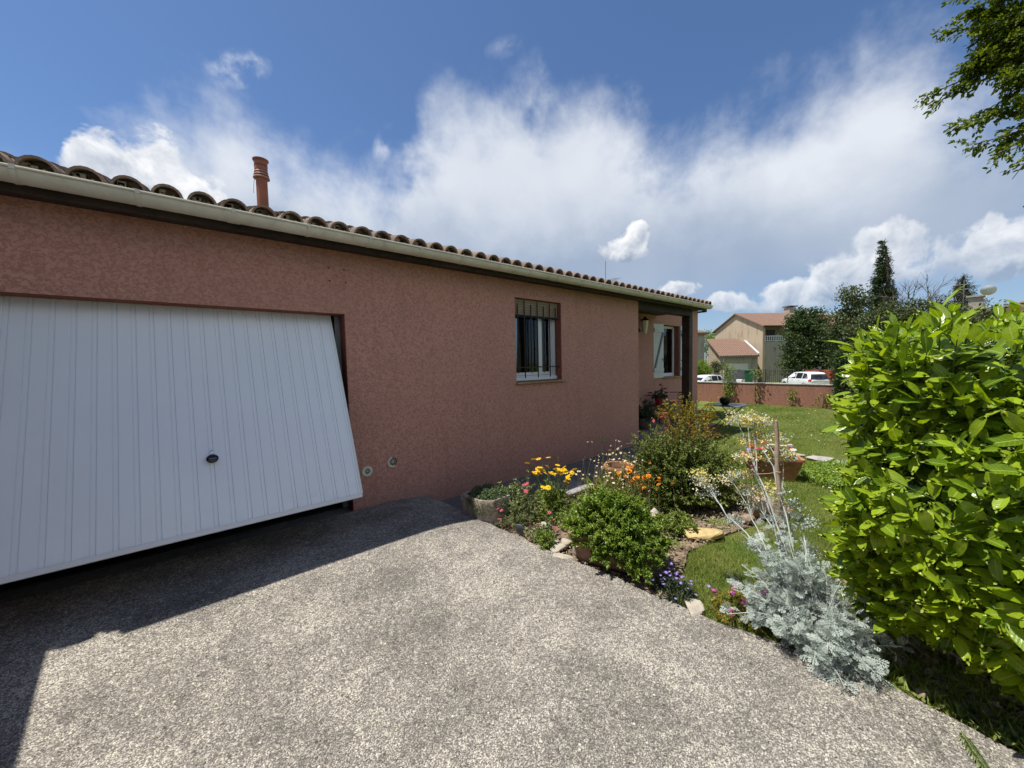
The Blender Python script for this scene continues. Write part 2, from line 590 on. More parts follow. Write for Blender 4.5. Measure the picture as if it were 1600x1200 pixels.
def make_materials():
    # pink scraped render of the house
    m, gg = newmat('stucco')
    P = gg.pos()
    n1 = gg.noise(P, 40.0, 5, 0.62, 0.9)
    pit = gg.ss(0.40, 0.56, n1)
    fine = gg.noise(P, 150.0, 3, 0.6)
    big = gg.noise(P, 1.1, 5, 0.62)
    c = gg.mix(gg.m('MULTIPLY', pit, gg.ss(0.2, 0.7, fine, 0.65, 1.0)), (0.415, 0.205, 0.158), (0.580, 0.318, 0.252))
    c = gg.mix(gg.m('MULTIPLY', gg.ss(0.40, 0.68, big), 0.30), c, (0.41, 0.212, 0.168))
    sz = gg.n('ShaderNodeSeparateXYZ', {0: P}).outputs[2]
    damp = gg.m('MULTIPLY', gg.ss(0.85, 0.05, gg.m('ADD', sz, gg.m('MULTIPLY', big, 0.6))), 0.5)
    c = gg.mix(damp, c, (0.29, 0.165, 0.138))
    stv = gg.n('ShaderNodeMapping', {0: P, 'Scale': (5.0, 5.0, 0.45)}).outputs[0]
    c = gg.mix(gg.m('MULTIPLY', gg.ss(0.52, 0.74, gg.noise(stv, 1.6, 5, 0.6)), 0.28), c, (0.27, 0.150, 0.118))
    h = gg.m('ADD', gg.m('MULTIPLY', pit, 0.7), gg.m('MULTIPLY', fine, 0.4))
    finish(gg, c, 0.92, gg.bump(h, 0.7, 0.005), spec=0.2)

    # smooth dark red render of reveals
    plain('reveal', (0.235, 0.085, 0.062), 0.9, bump=0.4, scale=60, spec=0.2)

    # washed aggregate concrete of the drive
    m, gg = newmat('aggregate')
    P = gg.pos()
    v1 = gg.n('ShaderNodeTexVoronoi', {'Vector': P, 'Scale': 210.0})
    v2 = gg.n('ShaderNodeTexVoronoi', {'Vector': P, 'Scale': 58.0})
    r1 = gg.n('ShaderNodeSeparateColor', {0: v1.outputs['Color']}).outputs
    r2 = gg.n('ShaderNodeSeparateColor', {0: v2.outputs['Color']}).outputs
    big = gg.noise(P, 1.5, 5, 0.62)
    mid = gg.noise(P, 34.0, 4, 0.62)
    pat = gg.noise(P, 4.5, 5, 0.65, 0.5)
    tone = gg.m('ADD', gg.m('MULTIPLY', r1[0], 0.66), gg.m('ADD', gg.m('MULTIPLY', mid, 0.62), gg.m('MULTIPLY', pat, 0.46)))
    tone = gg.m('ADD', tone, gg.m('MULTIPLY', gg.m('SUBTRACT', big, 0.5), -0.62))
    cr = gg.n('ShaderNodeValToRGB', {0: gg.m('MULTIPLY', tone, 0.68)})
    e = cr.color_ramp.elements
    e[0].position, e[0].color = 0.24, (0.070, 0.062, 0.053, 1)
    e[1].position, e[1].color = 0.84, (0.62, 0.57, 0.475, 1)
    x = e.new(0.44); x.color = (0.140, 0.127, 0.109, 1)
    x = e.new(0.58); x.color = (0.208, 0.190, 0.164, 1)
    x = e.new(0.70); x.color = (0.318, 0.292, 0.250, 1)
    c = cr.outputs[0]
    peb = gg.m('MULTIPLY', gg.ss(0.955, 0.965, r2[0]), gg.ss(0.46, 0.28, v2.outputs['Distance']))
    c = gg.mix(gg.m('MULTIPLY', peb, 0.85), c, gg.mix(gg.ss(0.4, 0.6, r2[1]), (0.72, 0.67, 0.56), (0.10, 0.082, 0.068)))
    stain = gg.ss(0.58, 0.72, gg.noise(P, 2.6, 6, 0.7, 0.8))
    c = gg.mix(gg.m('MULTIPLY', stain, 0.22), c, (0.42, 0.385, 0.31))
    hgt = gg.m('ADD', gg.m('MULTIPLY', gg.ss(0.5, 0.1, v1.outputs['Distance']), gg.m('ADD', r1[1], 0.3)), gg.m('MULTIPLY', peb, 1.4))
    finish(gg, c, 0.92, gg.bump(gg.m('ADD', hgt, mid), 0.8, 0.005), spec=0.15)

    plain('concrete', (0.185, 0.175, 0.16), 0.92, bump=0.5, scale=28, var=0.25, dirt=0.4, spec=0.2)
    plain('paver', (0.30, 0.29, 0.275), 0.85, bump=0.3, scale=25, var=0.15, spec=0.2)
    plain('porch_tile', (0.235, 0.20, 0.175), 0.6, bump=0.15, scale=20, var=0.2)
    plain('soil', (0.205, 0.152, 0.105), 0.95, bump=1.0, scale=40, var=0.45, spec=0.1)
    plain('dark_soil', (0.07, 0.05, 0.035), 0.95, bump=1.0, scale=50, var=0.4, spec=0.1)
    plain('pvc', (0.62, 0.58, 0.475), 0.38, var=0.08, scale=12, dirt=0.35, spec=0.4)
    plain('white_pvc', (0.74, 0.76, 0.76), 0.35, var=0.04, scale=8)
    plain('shutter_paint', (0.66, 0.68, 0.66), 0.55, var=0.07, scale=14, dirt=0.15)
    plain('dark_wood', (0.045, 0.028, 0.020), 0.6, var=0.4, scale=18, bump=0.2)
    plain('soffit_wood', (0.040, 0.026, 0.019), 0.7, var=0.4, scale=14, bump=0.2)
    plain('black_iron', (0.018, 0.017, 0.017), 0.45, var=0.25, scale=40)
    plain('grey_steel', (0.16, 0.17, 0.18), 0.45, var=0.15, scale=20, metal=0.3)
    plain('dark_room', (0.022, 0.021, 0.021), 0.95, var=0.3, scale=6, spec=0.05)  # near black, so the darkness of the rooms is in the colour
    plain('sill_tile', (0.36, 0.235, 0.135), 0.7, var=0.25, scale=22, bump=0.2)
    plain('blind', (0.285, 0.225, 0.155), 0.6, var=0.12, scale=10)
    plain('curtain', (0.155, 0.175, 0.225), 0.9, var=0.2, scale=14)
    plain('voile', (0.42, 0.44, 0.46), 0.95, var=0.1, scale=18)
    plain('vent_plastic', (0.64, 0.61, 0.50), 0.5, var=0.1, scale=30, dirt=0.25)
    plain('vent_dark', (0.10, 0.095, 0.07), 0.7, var=0.25, scale=40)
    plain('black_plastic', (0.012, 0.014, 0.02), 0.22, var=0.2, scale=20)
    plain('chrome', (0.6, 0.6, 0.6), 0.25, metal=1.0, var=0.05)
    plain('flue', (0.33, 0.105, 0.055), 0.55, var=0.2, scale=16, dirt=0.25)
    plain('flue_ring', (0.42, 0.24, 0.19), 0.6, var=0.2, scale=16, dirt=0.2)

    # door sheet: white enamel, the sky's blue light tinted in, fine embossing
    m, gg = newmat('door_sheet')
    P = gg.obj()
    n = gg.noise(P, 420.0, 2, 0.5)
    b = gg.noise(P, 2.0, 4, 0.55)
    c = gg.mix(gg.ss(0.35, 0.7, b), (0.84, 0.89, 0.935), (0.87, 0.915, 0.95))
    c = gg.mix(gg.ss(0.35, 0.65, n, 0.0, 0.10), c, (0.56, 0.64, 0.73))
    zz = gg.n('ShaderNodeSeparateXYZ', {0: P}).outputs[2]
    grime = gg.m('MULTIPLY', gg.ss(1.0, 0.45, gg.m('ADD', zz, gg.m('MULTIPLY', b, 0.5))), gg.ss(0.4, 0.7, gg.noise(P, 14.0, 5, 0.65)))
    c = gg.mix(gg.m('MULTIPLY', grime, 0.30), c, (0.46, 0.47, 0.46))
    finish(gg, c, 0.42, gg.bump(n, 0.16, 0.002), spec=0.45)

    # old canal tiles
    m, gg = newmat('roof_tile')
    P = gg.pos()
    rnd = gg.n('ShaderNodeObjectInfo').outputs['Random']
    n1 = gg.noise(P, 16.0, 6, 0.7, 0.4)
    n2 = gg.noise(P, 60.0, 4, 0.7)
    c = gg.mix(rnd, (0.185, 0.125, 0.095), (0.30, 0.205, 0.150))
    c = gg.mix(gg.ss(0.42, 0.62, n1, 0.0, 0.9), c, (0.15, 0.135, 0.115))
    c = gg.mix(gg.ss(0.55, 0.72, n2, 0.0, 0.7), c, (0.40, 0.36, 0.30))
    lich = gg.m('MULTIPLY', gg.ss(0.60, 0.70, gg.noise(P, 5.5, 6, 0.7, 0.7)), gg.ss(0.35, 0.6, n2))
    c = gg.mix(gg.m('MULTIPLY', lich, 0.85), c, (0.50, 0.235, 0.045))
    finish(gg, c, 0.95, gg.bump(gg.m('ADD', n1, gg.m('MULTIPLY', n2, 0.5)), 0.6, 0.006), spec=0.12)
    plain('mortar', (0.30, 0.255, 0.20), 0.95, bump=0.7, scale=45, var=0.3, spec=0.1)

    # glass: dark, clear, reflecting the sky
    m, gg = newmat('glass')
    fr = gg.n('ShaderNodeFresnel', {'IOR': 1.5})
    gl = gg.n('ShaderNodeBsdfGlossy', {'Color': (0.9, 0.95, 1.0), 'Roughness': 0.02})
    tr = gg.n('ShaderNodeBsdfTransparent', {'Color': (0.78, 0.82, 0.82)})
    gg.put(gg.out.inputs['Surface'], gg.n('ShaderNodeMixShader', {0: fr, 1: tr, 2: gl}))
    m, gg = newmat('lamp_glass')
    gl = gg.n('ShaderNodeBsdfGlossy', {'Color': (0.9, 0.9, 0.85), 'Roughness': 0.15})
    df = gg.n('ShaderNodeBsdfDiffuse', {'Color': (0.62, 0.60, 0.52)})
    gg.put(gg.out.inputs['Surface'], gg.n('ShaderNodeMixShader', {0: 0.25, 1: df, 2: gl}))
    m, gg = newmat('car_glass')
    finish(gg, gg.mix(gg.ss(0.4, 0.6, gg.noise(gg.obj(), 3.0, 3)), (0.012, 0.014, 0.016), (0.035, 0.04, 0.045)), 0.06, spec=0.6)

    plain('terracotta', (0.42, 0.190, 0.105), 0.85, bump=0.3, scale=22, var=0.22, dirt=0.18, spec=0.2)
    plain('old_terracotta', (0.27, 0.165, 0.115), 0.9, bump=0.5, scale=26, var=0.3, dirt=0.35, spec=0.2)
    plain('trough_stone', (0.44, 0.37, 0.295), 0.95, bump=0.9, scale=18, var=0.35, dirt=0.6, spec=0.1)
    plain('white_stone', (0.47, 0.42, 0.335), 0.9, bump=0.8, scale=20, var=0.2, dirt=0.25, spec=0.2)
    plain('yellow_stone', (0.58, 0.43, 0.205), 0.9, bump=0.7, scale=18, var=0.2, dirt=0.15, spec=0.2)
    plain('brown_stone', (0.36, 0.255, 0.185), 0.9, bump=0.9, scale=12, var=0.3, dirt=0.3, spec=0.2)
    plain('slate', (0.17, 0.185, 0.21), 0.7, bump=0.4, scale=20, var=0.15)
    plain('path_stone', (0.40, 0.375, 0.34), 0.9, bump=0.6, scale=20, var=0.2, dirt=0.2, spec=0.2)
    plain('cane', (0.46, 0.34, 0.25), 0.6, bump=0.3, scale=30, var=0.3)
    plain('string', (0.45, 0.36, 0.22), 0.9, var=0.2, scale=60)
    plain('table_paint', (0.075, 0.083, 0.098), 0.35, var=0.1, scale=20)
    plain('bowl_glaze', (0.012, 0.012, 0.014), 0.12, var=0.2, scale=20)
    plain('red_pot', (0.42, 0.012, 0.02), 0.3, var=0.1, scale=20)
    plain('jar_clay', (0.15, 0.12, 0.095), 0.8, var=0.25, scale=20, bump=0.3)
    plain('bark', (0.085, 0.068, 0.052), 0.95, bump=0.9, scale=22, var=0.4, spec=0.1)
    plain('grey_bark', (0.15, 0.135, 0.12), 0.95, bump=0.7, scale=22, var=0.3, spec=0.1)
    plain('green_stem', (0.11, 0.16, 0.045), 0.6, var=0.25, scale=40)
    plain('silver_stem', (0.50, 0.53, 0.50), 0.8, var=0.12, scale=60)
    plain('dry_stem', (0.26, 0.19, 0.10), 0.8, var=0.25, scale=50)

    # far things
    m, gg = newmat('low_wall_render')
    P = gg.pos()
    n1 = gg.noise(P, 30.0, 5, 0.65)
    st = gg.n('ShaderNodeMapping', {0: P, 'Scale': (1.0, 6.0, 0.7)}).outputs[0]
    strk = gg.noise(st, 2.2, 6, 0.65)
    zz = gg.n('ShaderNodeSeparateXYZ', {0: P}).outputs[2]
    c = gg.mix(gg.ss(0.3, 0.7, n1), (0.255, 0.115, 0.085), (0.40, 0.20, 0.145))
    c = gg.mix(gg.m('MULTIPLY', gg.ss(0.45, 0.68, strk), gg.ss(0.1, 0.75, zz, 0.25, 0.75)), c, (0.155, 0.105, 0.085))
    finish(gg, c, 0.95, gg.bump(n1, 0.6, 0.01), spec=0.15)
    plain('coping', (0.42, 0.40, 0.36), 0.9, var=0.25, scale=12, dirt=0.4)

    def farwall(name, c, cd):
        m, gg = newmat(name)
        P = gg.obj()
        st = gg.n('ShaderNodeMapping', {0: P, 'Scale': (1.5, 1.5, 0.35)}).outputs[0]
        a = gg.noise(st, 1.3, 6, 0.65)
        b = gg.noise(P, 12.0, 5, 0.6)
        cc = gg.mix(gg.ss(0.3, 0.7, b), tuple(x * 0.85 for x in c), tuple(x * 1.1 for x in c))
        cc = gg.mix(gg.ss(0.48, 0.72, a, 0.0, 0.75), cc, cd)
        finish(gg, cc, 0.95, gg.bump(b, 0.4, 0.02), spec=0.15)
    farwall('far_render', (0.56, 0.45, 0.32), (0.24, 0.19, 0.14))
    farwall('far_grey_render', (0.42, 0.375, 0.315), (0.19, 0.165, 0.14))
    m, gg = newmat('far_tile')
    P = gg.obj()
    n = gg.noise(P, 3.0, 6, 0.7)
    n2 = gg.noise(P, 14.0, 4, 0.7)
    c = gg.mix(gg.ss(0.3, 0.7, n), (0.265, 0.150, 0.105), (0.20, 0.140, 0.11))
    c = gg.mix(gg.ss(0.45, 0.7, n2, 0.0, 0.7), c, (0.33, 0.235, 0.175))
    finish(gg, c, 0.95, spec=0.1)
    plain('far_white', (0.72, 0.72, 0.70), 0.5, var=0.05, scale=3)
    plain('far_dark', (0.03, 0.032, 0.035), 0.4, var=0.2, scale=3)
    plain('fence_iron', (0.05, 0.045, 0.042), 0.6, var=0.2, scale=20)
    plain('block_grey', (0.125, 0.125, 0.125), 0.9, var=0.3, scale=5, dirt=0.3)
    plain('bin_green', (0.02, 0.10, 0.05), 0.5, var=0.15, scale=10)
    plain('red_brick', (0.38, 0.10, 0.055), 0.9, var=0.3, scale=8)
    plain('car_paint', (0.80, 0.81, 0.82), 0.18, var=0.02, scale=2, spec=0.5)
    plain('tail_red', (0.45, 0.012, 0.015), 0.15, var=0.1, scale=6)
    plain('tyre', (0.018, 0.018, 0.018), 0.85, var=0.2, scale=20)
    plain('asphalt', (0.055, 0.055, 0.055), 0.95, var=0.3, scale=30, bump=0.4)

    # lawn base under the blades
    m, gg = newmat('turf')
    P = gg.pos()
    n = gg.noise(P, 1.3, 5, 0.6)
    n2 = gg.noise(P, 40.0, 4, 0.7)
    c = gg.mix(gg.ss(0.35, 0.65, n), (0.11, 0.165, 0.032), (0.20, 0.21, 0.065))
    c = gg.mix(gg.ss(0.4, 0.7, n2, 0.0, 0.7), c, (0.05, 0.07, 0.016))
    finish(gg, c, 0.95, gg.bump(n2, 1.0, 0.02), spec=0.1)

    leafmat('grass_blade', (0.125, 0.205, 0.028), (0.34, 0.375, 0.105), 0.38, 0.55, 0.25)
    leafmat('dry_grass', (0.25, 0.22, 0.10), (0.40, 0.34, 0.17), 0.3, 0.7, 0.2, (1, 1, .7))
    laurelmat('laurel_leaf', (0.095, 0.190, 0.013), (0.385, 0.52, 0.025), 0.40)
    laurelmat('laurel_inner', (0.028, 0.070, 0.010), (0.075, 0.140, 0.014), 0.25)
    leafmat('bush_leaf', (0.125, 0.215, 0.024), (0.285, 0.40, 0.05), 0.34, 0.35, 0.45)
    leafmat('rose_leaf', (0.125, 0.19, 0.04), (0.32, 0.38, 0.10), 0.38, 0.5, 0.35)
    leafmat('yellow_leaf', (0.25, 0.26, 0.03), (0.42, 0.32, 0.045), 0.4, 0.5, 0.3)
    leafmat('bronze_leaf', (0.26, 0.13, 0.04), (0.36, 0.25, 0.05), 0.35, 0.5, 0.3)
    leafmat('grey_leaf', (0.16, 0.22, 0.075), (0.345, 0.40, 0.17), 0.25, 0.7, 0.25)
    leafmat('light_leaf', (0.15, 0.23, 0.042), (0.32, 0.40, 0.09), 0.36, 0.5, 0.3)
    leafmat('silver_leaf', (0.27, 0.335, 0.295), (0.56, 0.61, 0.55), 0.2, 0.85, 0.15, (1, 1, .95))
    leafmat('succulent_leaf', (0.085, 0.135, 0.055), (0.19, 0.25, 0.12), 0.2, 0.55, 0.35)
    leafmat('dark_leaf', (0.028, 0.060, 0.014), (0.085, 0.135, 0.032), 0.25, 0.4, 0.4)
    leafmat('shade_leaf', (0.035, 0.055, 0.03), (0.08, 0.105, 0.06), 0.2, 0.5, 0.3)
    leafmat('olive_leaf', (0.055, 0.085, 0.030), (0.14, 0.165, 0.065), 0.25, 0.5, 0.35)
    leafmat('cypress_leaf', (0.022, 0.045, 0.014), (0.065, 0.095, 0.028), 0.12, 0.7, 0.2)
    leafmat('tree_leaf', (0.075, 0.125, 0.012), (0.22, 0.275, 0.022), 0.42, 0.45, 0.35, (1.2, 1.2, .35))
    leafmat('mulch', (0.16, 0.115, 0.075), (0.45, 0.36, 0.25), 0.1, 0.9, 0.1, (1, 1, 1))
    leafmat('petal_yellow', (0.78, 0.50, 0.015), (0.86, 0.62, 0.03), 0.3, 0.6, 0.2, (1, .9, .5))
    leafmat('petal_orange', (0.80, 0.25, 0.012), (0.88, 0.36, 0.03), 0.3, 0.6, 0.2, (1, .8, .5))
    leafmat('petal_pink', (0.55, 0.06, 0.12), (0.68, 0.15, 0.21), 0.3, 0.6, 0.2, (1, .7, .8))
    leafmat('petal_red', (0.38, 0.015, 0.02), (0.52, 0.045, 0.045), 0.3, 0.6, 0.2, (1, .6, .6))
    leafmat('petal_purple', (0.25, 0.16, 0.60), (0.42, 0.32, 0.75), 0.3, 0.6, 0.2, (1, .9, 1))
    leafmat('petal_white', (0.70, 0.69, 0.62), (0.80, 0.79, 0.74), 0.3, 0.6, 0.2, (1, 1, 1))
    leafmat('petal_cream', (0.66, 0.60, 0.34), (0.76, 0.70, 0.48), 0.25, 0.7, 0.2, (1, 1, .8))
    leafmat('petal_sulphur', (0.66, 0.55, 0.13), (0.74, 0.66, 0.26), 0.25, 0.7, 0.2, (1, 1, .7))
    leafmat('petal_magenta', (0.58, 0.075, 0.40), (0.70, 0.16, 0.52), 0.3, 0.6, 0.2, (1, .7, 1))
    leafmat('seed_head', (0.34, 0.29, 0.19), (0.55, 0.52, 0.42), 0.15, 0.9, 0.1, (1, 1, .9))


make_materials()
M = MATS

# ================================================================== THE SETTING
D = 3.98            # plane of the facade
EDGE = [(-9, 2.0), (-5, 2.1), (-2.5, 2.2), (-1, 2.35), (-.25, 2.50), (.1, 2.56), (.5, 2.52), (1.0, 2.43), (1.9, 2.33), (2.3, 2.27), (2.9, 2.2), (3.3, 2.10), (3.98, 2.02), (5, 2.0)]


def edge_x(y):
    return float(np.interp(y, [a for a, b in EDGE], [b for a, b in EDGE]))


def s01(t):
    t = np.clip(t, 0, 1)
    return t * t * (3 - 2 * t)


def drive_z(x, y):
    return 0.165 * s01((y - 1.6) / 2.2) * (1 - s01((x - 1.55) / 1.35))


def wob(x, y, a=0.012):
    return a * (math.sin(x * 7.1 + y * 3.3) + math.sin(x * 17.7 - y * 13.1) * 0.6 + math.sin(y * 29.0 + x * 5) * 0.4)


def grid_sheet(xs, ys, fz, fx=None):
    mb = MB()
    nx, ny = len(xs), len(ys)
    for y in ys:
        for x in xs:
            X = fx(x, y) if fx else x
            mb.v.append((X, y, fz(X, y)))
    for j in range(ny - 1):
        for i in range(nx - 1):
            a = j * nx + i
            mb.f.append((a, a + 1, a + nx + 1, a + nx))
    return mb


# drive: x is a parameter 0..1 from far left to the ragged right edge
mb = grid_sheet(np.linspace(0, 1, 70), np.concatenate([np.linspace(-9, -1, 20), np.linspace(-.9, 3.97, 90)]),
                lambda X, Y: drive_z(X, Y) + 0.004 * math.sin(X * 2.1 + Y * 1.7),
                lambda t, y: -9 + t * (edge_x(y) + 9 + wob(2, y, 0.014)))
nx = 70
for j in range(len(mb.v) // nx):       # a worn edge with some thickness
    pass
top_n = len(mb.v)
rows = top_n // nx
for j in range(rows):
    x, y, z = mb.v[j * nx + nx - 1]
    mb.v.append((x + 0.012, y, z - 0.07))
for j in range(rows - 1):
    mb.f.append((j * nx + nx - 1, top_n + j, top_n + j + 1, (j + 1) * nx + nx - 1))
drive = struct('driveway', mb, M['aggregate'], smooth=True)


def far_z(x, y):
    return -0.06 - 1.25 * float(s01((x - 16.2) / 9.0))


xs = np.concatenate([np.linspace(-400, -20, 12), np.linspace(-15, 30, 46), np.linspace(36, 140, 14), np.linspace(200, 1500, 8)])
ys = np.concatenate([np.linspace(-1200, -60, 12), np.linspace(-50, 60, 45), np.linspace(70, 1200, 12)])
struct('ground', grid_sheet(xs, ys, far_z), M['turf'], smooth=True)
struct('lawn', grid_sheet(np.linspace(2.0, 15.62, 60), np.linspace(-9, 12, 70), lambda x, y: -0.034 + 0.008 * math.sin(x * 1.3 + y) + 0.006 * math.sin(y * 2.3 - x * .7)), M['turf'], smooth=True)
mb = MB(); mb.box(22.0, 30.0, -60, 60, -1.45, -1.245)
struct('road', mb, M['asphalt'])

# bed of bare earth
bed_poly = [(2.18, 3.22), (2.25, 2.5), (2.32, 1.95), (2.42, 1.25), (2.75, 1.30), (3.2, 1.45), (3.75, 1.36), (4.6, 1.15), (5.3, 1.45), (5.6, 2.2), (5.5, 3.0), (4.9, 3.22)]


def in_poly(x, y, poly):
    c = False
    j = len(poly) - 1
    for i in range(len(poly)):
        xi, yi = poly[i]
        xj, yj = poly[j]
        if (yi > y) != (yj > y) and x < (xj - xi) * (y - yi) / (yj - yi) + xi:
            c = not c
        j = i
    return c


bm = bmesh.new()
vs = [bm.verts.new((x, y, 0)) for x, y in bed_poly]
bm.faces.new(vs)
bmesh.ops.triangulate(bm, faces=bm.faces[:])
for _ in range(5):
    bmesh.ops.subdivide_edges(bm, edges=bm.edges[:], cuts=1, use_grid_fill=True)
for v in bm.verts:
    x, y = v.co.x, v.co.y
    dd = min(math.hypot(x - a, y - b) for a, b in bed_poly)
    v.co.z = -0.020 + 0.03 * (math.sin(x * 9 + y * 4) * .4 + math.sin(y * 15 - x * 6) * .3 + random.uniform(-.25, .35))
me = bpy.data.meshes.new('flower_bed')
bm.to_mesh(me); bm.free()
me.shade_smooth()
bed = link('flower_bed', me, M['soil'])
bed['kind'] = 'structure'

# walk along the house, with a kerb end and one loose slab
mb = MB()
mb.prism([(2.04, D), (2.11, 3.24), (3.2, 3.17), (4.6, 3.13), (6.6, 3.08), (6.6, D)], -0.12, 0.006)
struct('walkway', mb, M['concrete'])
slab = MB().cbox(3.42, 3.86, 2.98, 3.40, 0.008, 0.046, 0.006).build('paving_slab', M['paver'])
tag(recenter(slab), 'loose light grey paving slab lying on the walk behind the yellow flowers', 'slab')

# porch floor
mb = MB(); mb.box(6.61, 9.55, 3.62, 4.995, -0.1, 0.085)
porch = struct('porch_floor', mb, M['reveal'])
tm = None
for i in range(10):
    for j in range(5):
        x0, y0 = 6.615 + i * 0.292, 3.63 + j * 0.273
        if tm is None:
            tm = MB().cbox(0, 0.284, 0, 0.265, 0, 0.014, 0.003).mesh('floor_tile')
            tm.materials.append(M['porch_tile'])
        o = link('tile', tm, None, porch)
        o.location = (x0, y0, 0.086 + random.uniform(-.001, .001))

# ================================================================== THE HOUSE
house = thing('house', 'long low house with pink rendered walls, tiled roof and a white garage door', 'house', (3.5, D, 0))
GX0, GX1, GZ = -1.30, 1.187, 2.186            # garage opening
WX0, WX1, WZ0, WZ1 = 3.457, 4.410, 1.392, 2.575
TOPZ = 2.90
T = 0.22
mb = MB()
y0, y1 = D, D + T
mb.box(-6.0, GX0, y0, y1, -.2, TOPZ)
mb.box(GX0, GX1, y0, y1, GZ, TOPZ)
mb.box(GX1, WX0, y0, y1, -.2, TOPZ)
mb.box(WX0, WX1, y0, y1, -.2, WZ0)
mb.box(WX0, WX1, y0, y1, WZ1, TOPZ)
mb.box(WX1, 6.62, y0, y1, -.2, TOPZ)
mb.box(6.40, 6.62, y1, 5.0, -.2, TOPZ + .25)                       # cheek of the porch
RX0, RX1, RZ0, RZ1 = 9.50, 10.42, 1.20, 2.588                     # porch window
mb.box(6.40, RX0, 5.0, 5.0 + T, -.2, 3.19)
mb.box(RX0, RX1, 5.0, 5.0 + T, -.2, RZ0)
mb.box(RX0, RX1, 5.0, 5.0 + T, RZ1, 3.19)
mb.box(RX1, 11.6, 5.0, 5.0 + T, -.2, 3.19)
mb.box(11.38, 11.6, 5.0 + T, 12.6, -.2, 3.19)                      # end wall
mb.v += [(11.38, 5.22, 3.19), (11.6, 5.22, 3.19), (11.6, 12.6, 3.19), (11.38, 12.6, 3.19), (11.38, 8.8, 4.28), (11.6, 8.8, 4.28)]
b = len(mb.v) - 6
mb.f += [(b + 1, b + 2, b + 5), (b, b + 4, b + 3), (b, b + 1, b + 5, b + 4), (b + 2, b + 3, b + 4, b + 5)]
mb.box(-6.0, 11.6, 12.4, 12.62, -.2, 3.0)
mb.box(-6.0, -5.8, y1, 12.4, -.2, 3.0)
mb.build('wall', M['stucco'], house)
# smooth reveals lining the garage opening
mb = MB()
mb.box(GX1 - .004, GX1 + .0, D + .012, D + T, 0.1, GZ)
mb.box(GX0, GX1 - .004, D + .012, D + T, GZ - .004, GZ)
mb.build('garage_reveal', M['reveal'], house)
for (a0, a1, b0, b1, yy) in ((WX0, WX1, WZ0, WZ1, D), (RX0, RX1, RZ0, RZ1, 5.0)):
    mb = MB()
    mb.box(a1 - .004, a1, yy + .010, yy + T, b0, b1)
    mb.box(a0, a0 + .004, yy + .010, yy + T, b0, b1)
    mb.box(a0 + .004, a1 - .004, yy + .010, yy + T, b1 - .004, b1)
    mb.build('window_reveal', M['reveal'], house)
# rooms behind the openings, closed; their gloom is put into near-black walls
mb = MB()
mb.box(GX0 - .25, GX1 + .3, D + T, D + 5.2, -.05, 0.165)
mb.box(GX0 - .3, GX0 - .25, D + T, D + 5.2, 0.1, 2.6)
mb.box(GX1 + .3, GX1 + .35, D + T, D + 5.2, 0.1, 2.6)
mb.box(GX0 - .3, GX1 + .35, D + 5.2, D + 5.25, 0.1, 2.6)
mb.box(GX0 - .3, GX1 + .35, D + T, D + 5.25, 2.6, 2.65)
mb.build('garage_room', M['dark_room'], house)
for (a0, a1, yy) in ((3.0, 4.9, D + T), (9.2, 10.9, 5.0 + T)):
    mb = MB()
    mb.box(a0, a0 + .04, yy, yy + 2.2, .8, 2.8); mb.box(a1 - .04, a1, yy, yy + 2.2, .8, 2.8)
    mb.box(a0 + .04, a1 - .04, yy + 2.16, yy + 2.2, .8, 2.8)
    mb.box(a0 + .04, a1 - .04, yy, yy + 2.16, .8, .84); mb.box(a0 + .04, a1 - .04, yy, yy + 2.16, 2.76, 2.8)
    mb.build('inner_room', M['dark_room'], house)
mb = MB(); mb.box(GX0, GX1, D - .02, D + T - .002, -.05, 0.150)
mb.build('garage_threshold', M['concrete'], house)

# ---- garage door, swung out at the foot
door = bpy.data.objects.new('garage_door', None); col.objects.link(door); door.parent = house
DX0, DX1 = -1.225, 1.085
top = Vector((0, 4.17, 2.205)); bot = Vector((0, 3.385, 0.492))
dl = (bot - top).length
uy = (bot - top).normalized()                       # down the door
un = Vector((0, uy.z, -uy.y))                       # towards the street
if un.y > 0:
    un = -un
OFS['garage_door'] = OFS['house']
pw = 0.1005
npan = 23


def dp(x, s, n):
    p = top + uy * s + un * n
    return (x, p.y, p.z)


prof = [(0, -.004), (.001, 0), (.0705, 0), (.0725, -.005), (.0745, -.005), (.0765, 0), (.0945, 0), (.0965, -.005), (.0995, -.005), (.0995, -.012), (0, -.012)]
for i in range(npan):
    xx = DX0 + i * pw
    mb = MB()
    mb.extr([dp(xx + a, 0.02, n) for a, n in prof], (0, 0, 0), uy * (dl - 0.055))
    mb.build('panel', M['door_sheet'], door)
mb = MB()
for (a0, a1, s0, s1) in ((DX0 - .012, DX1 + .006, dl - .034, dl), (DX0 - .012, DX1 + .006, 0, .018)):
    mb.extr([dp(a0, s0, .004), dp(a1, s0, .004), dp(a1, s0, -.035), dp(a0, s0, -.035)], (0, 0, 0), uy * (s1 - s0))
for (a0, a1) in ((DX1 - .007, DX1 + .014), (DX0 - .02, DX0 - .001)):
    mb.extr([dp(a0, .0181, .003), dp(a1, .0181, .003), dp(a1, .0181, -.035), dp(a0, .0181, -.035)], (0, 0, 0), uy * (dl - .0525))
mb.build('door_edge', M['white_pvc'], door)
mb = MB()
mb.extr([dp(DX0, .03, -.014), dp(DX1 - .01, .03, -.014), dp(DX1 - .01, .03, -.03), dp(DX0, .03, -.03)], (0, 0, 0), uy * (dl - .07))
mb.build('backing_sheet', M['grey_steel'], door)
# knob and lock
kc = Vector(dp(0.072, 1.355, 0.0))
mb = MB()
qx, qy, qz = Vector((1, 0, 0)), uy, un


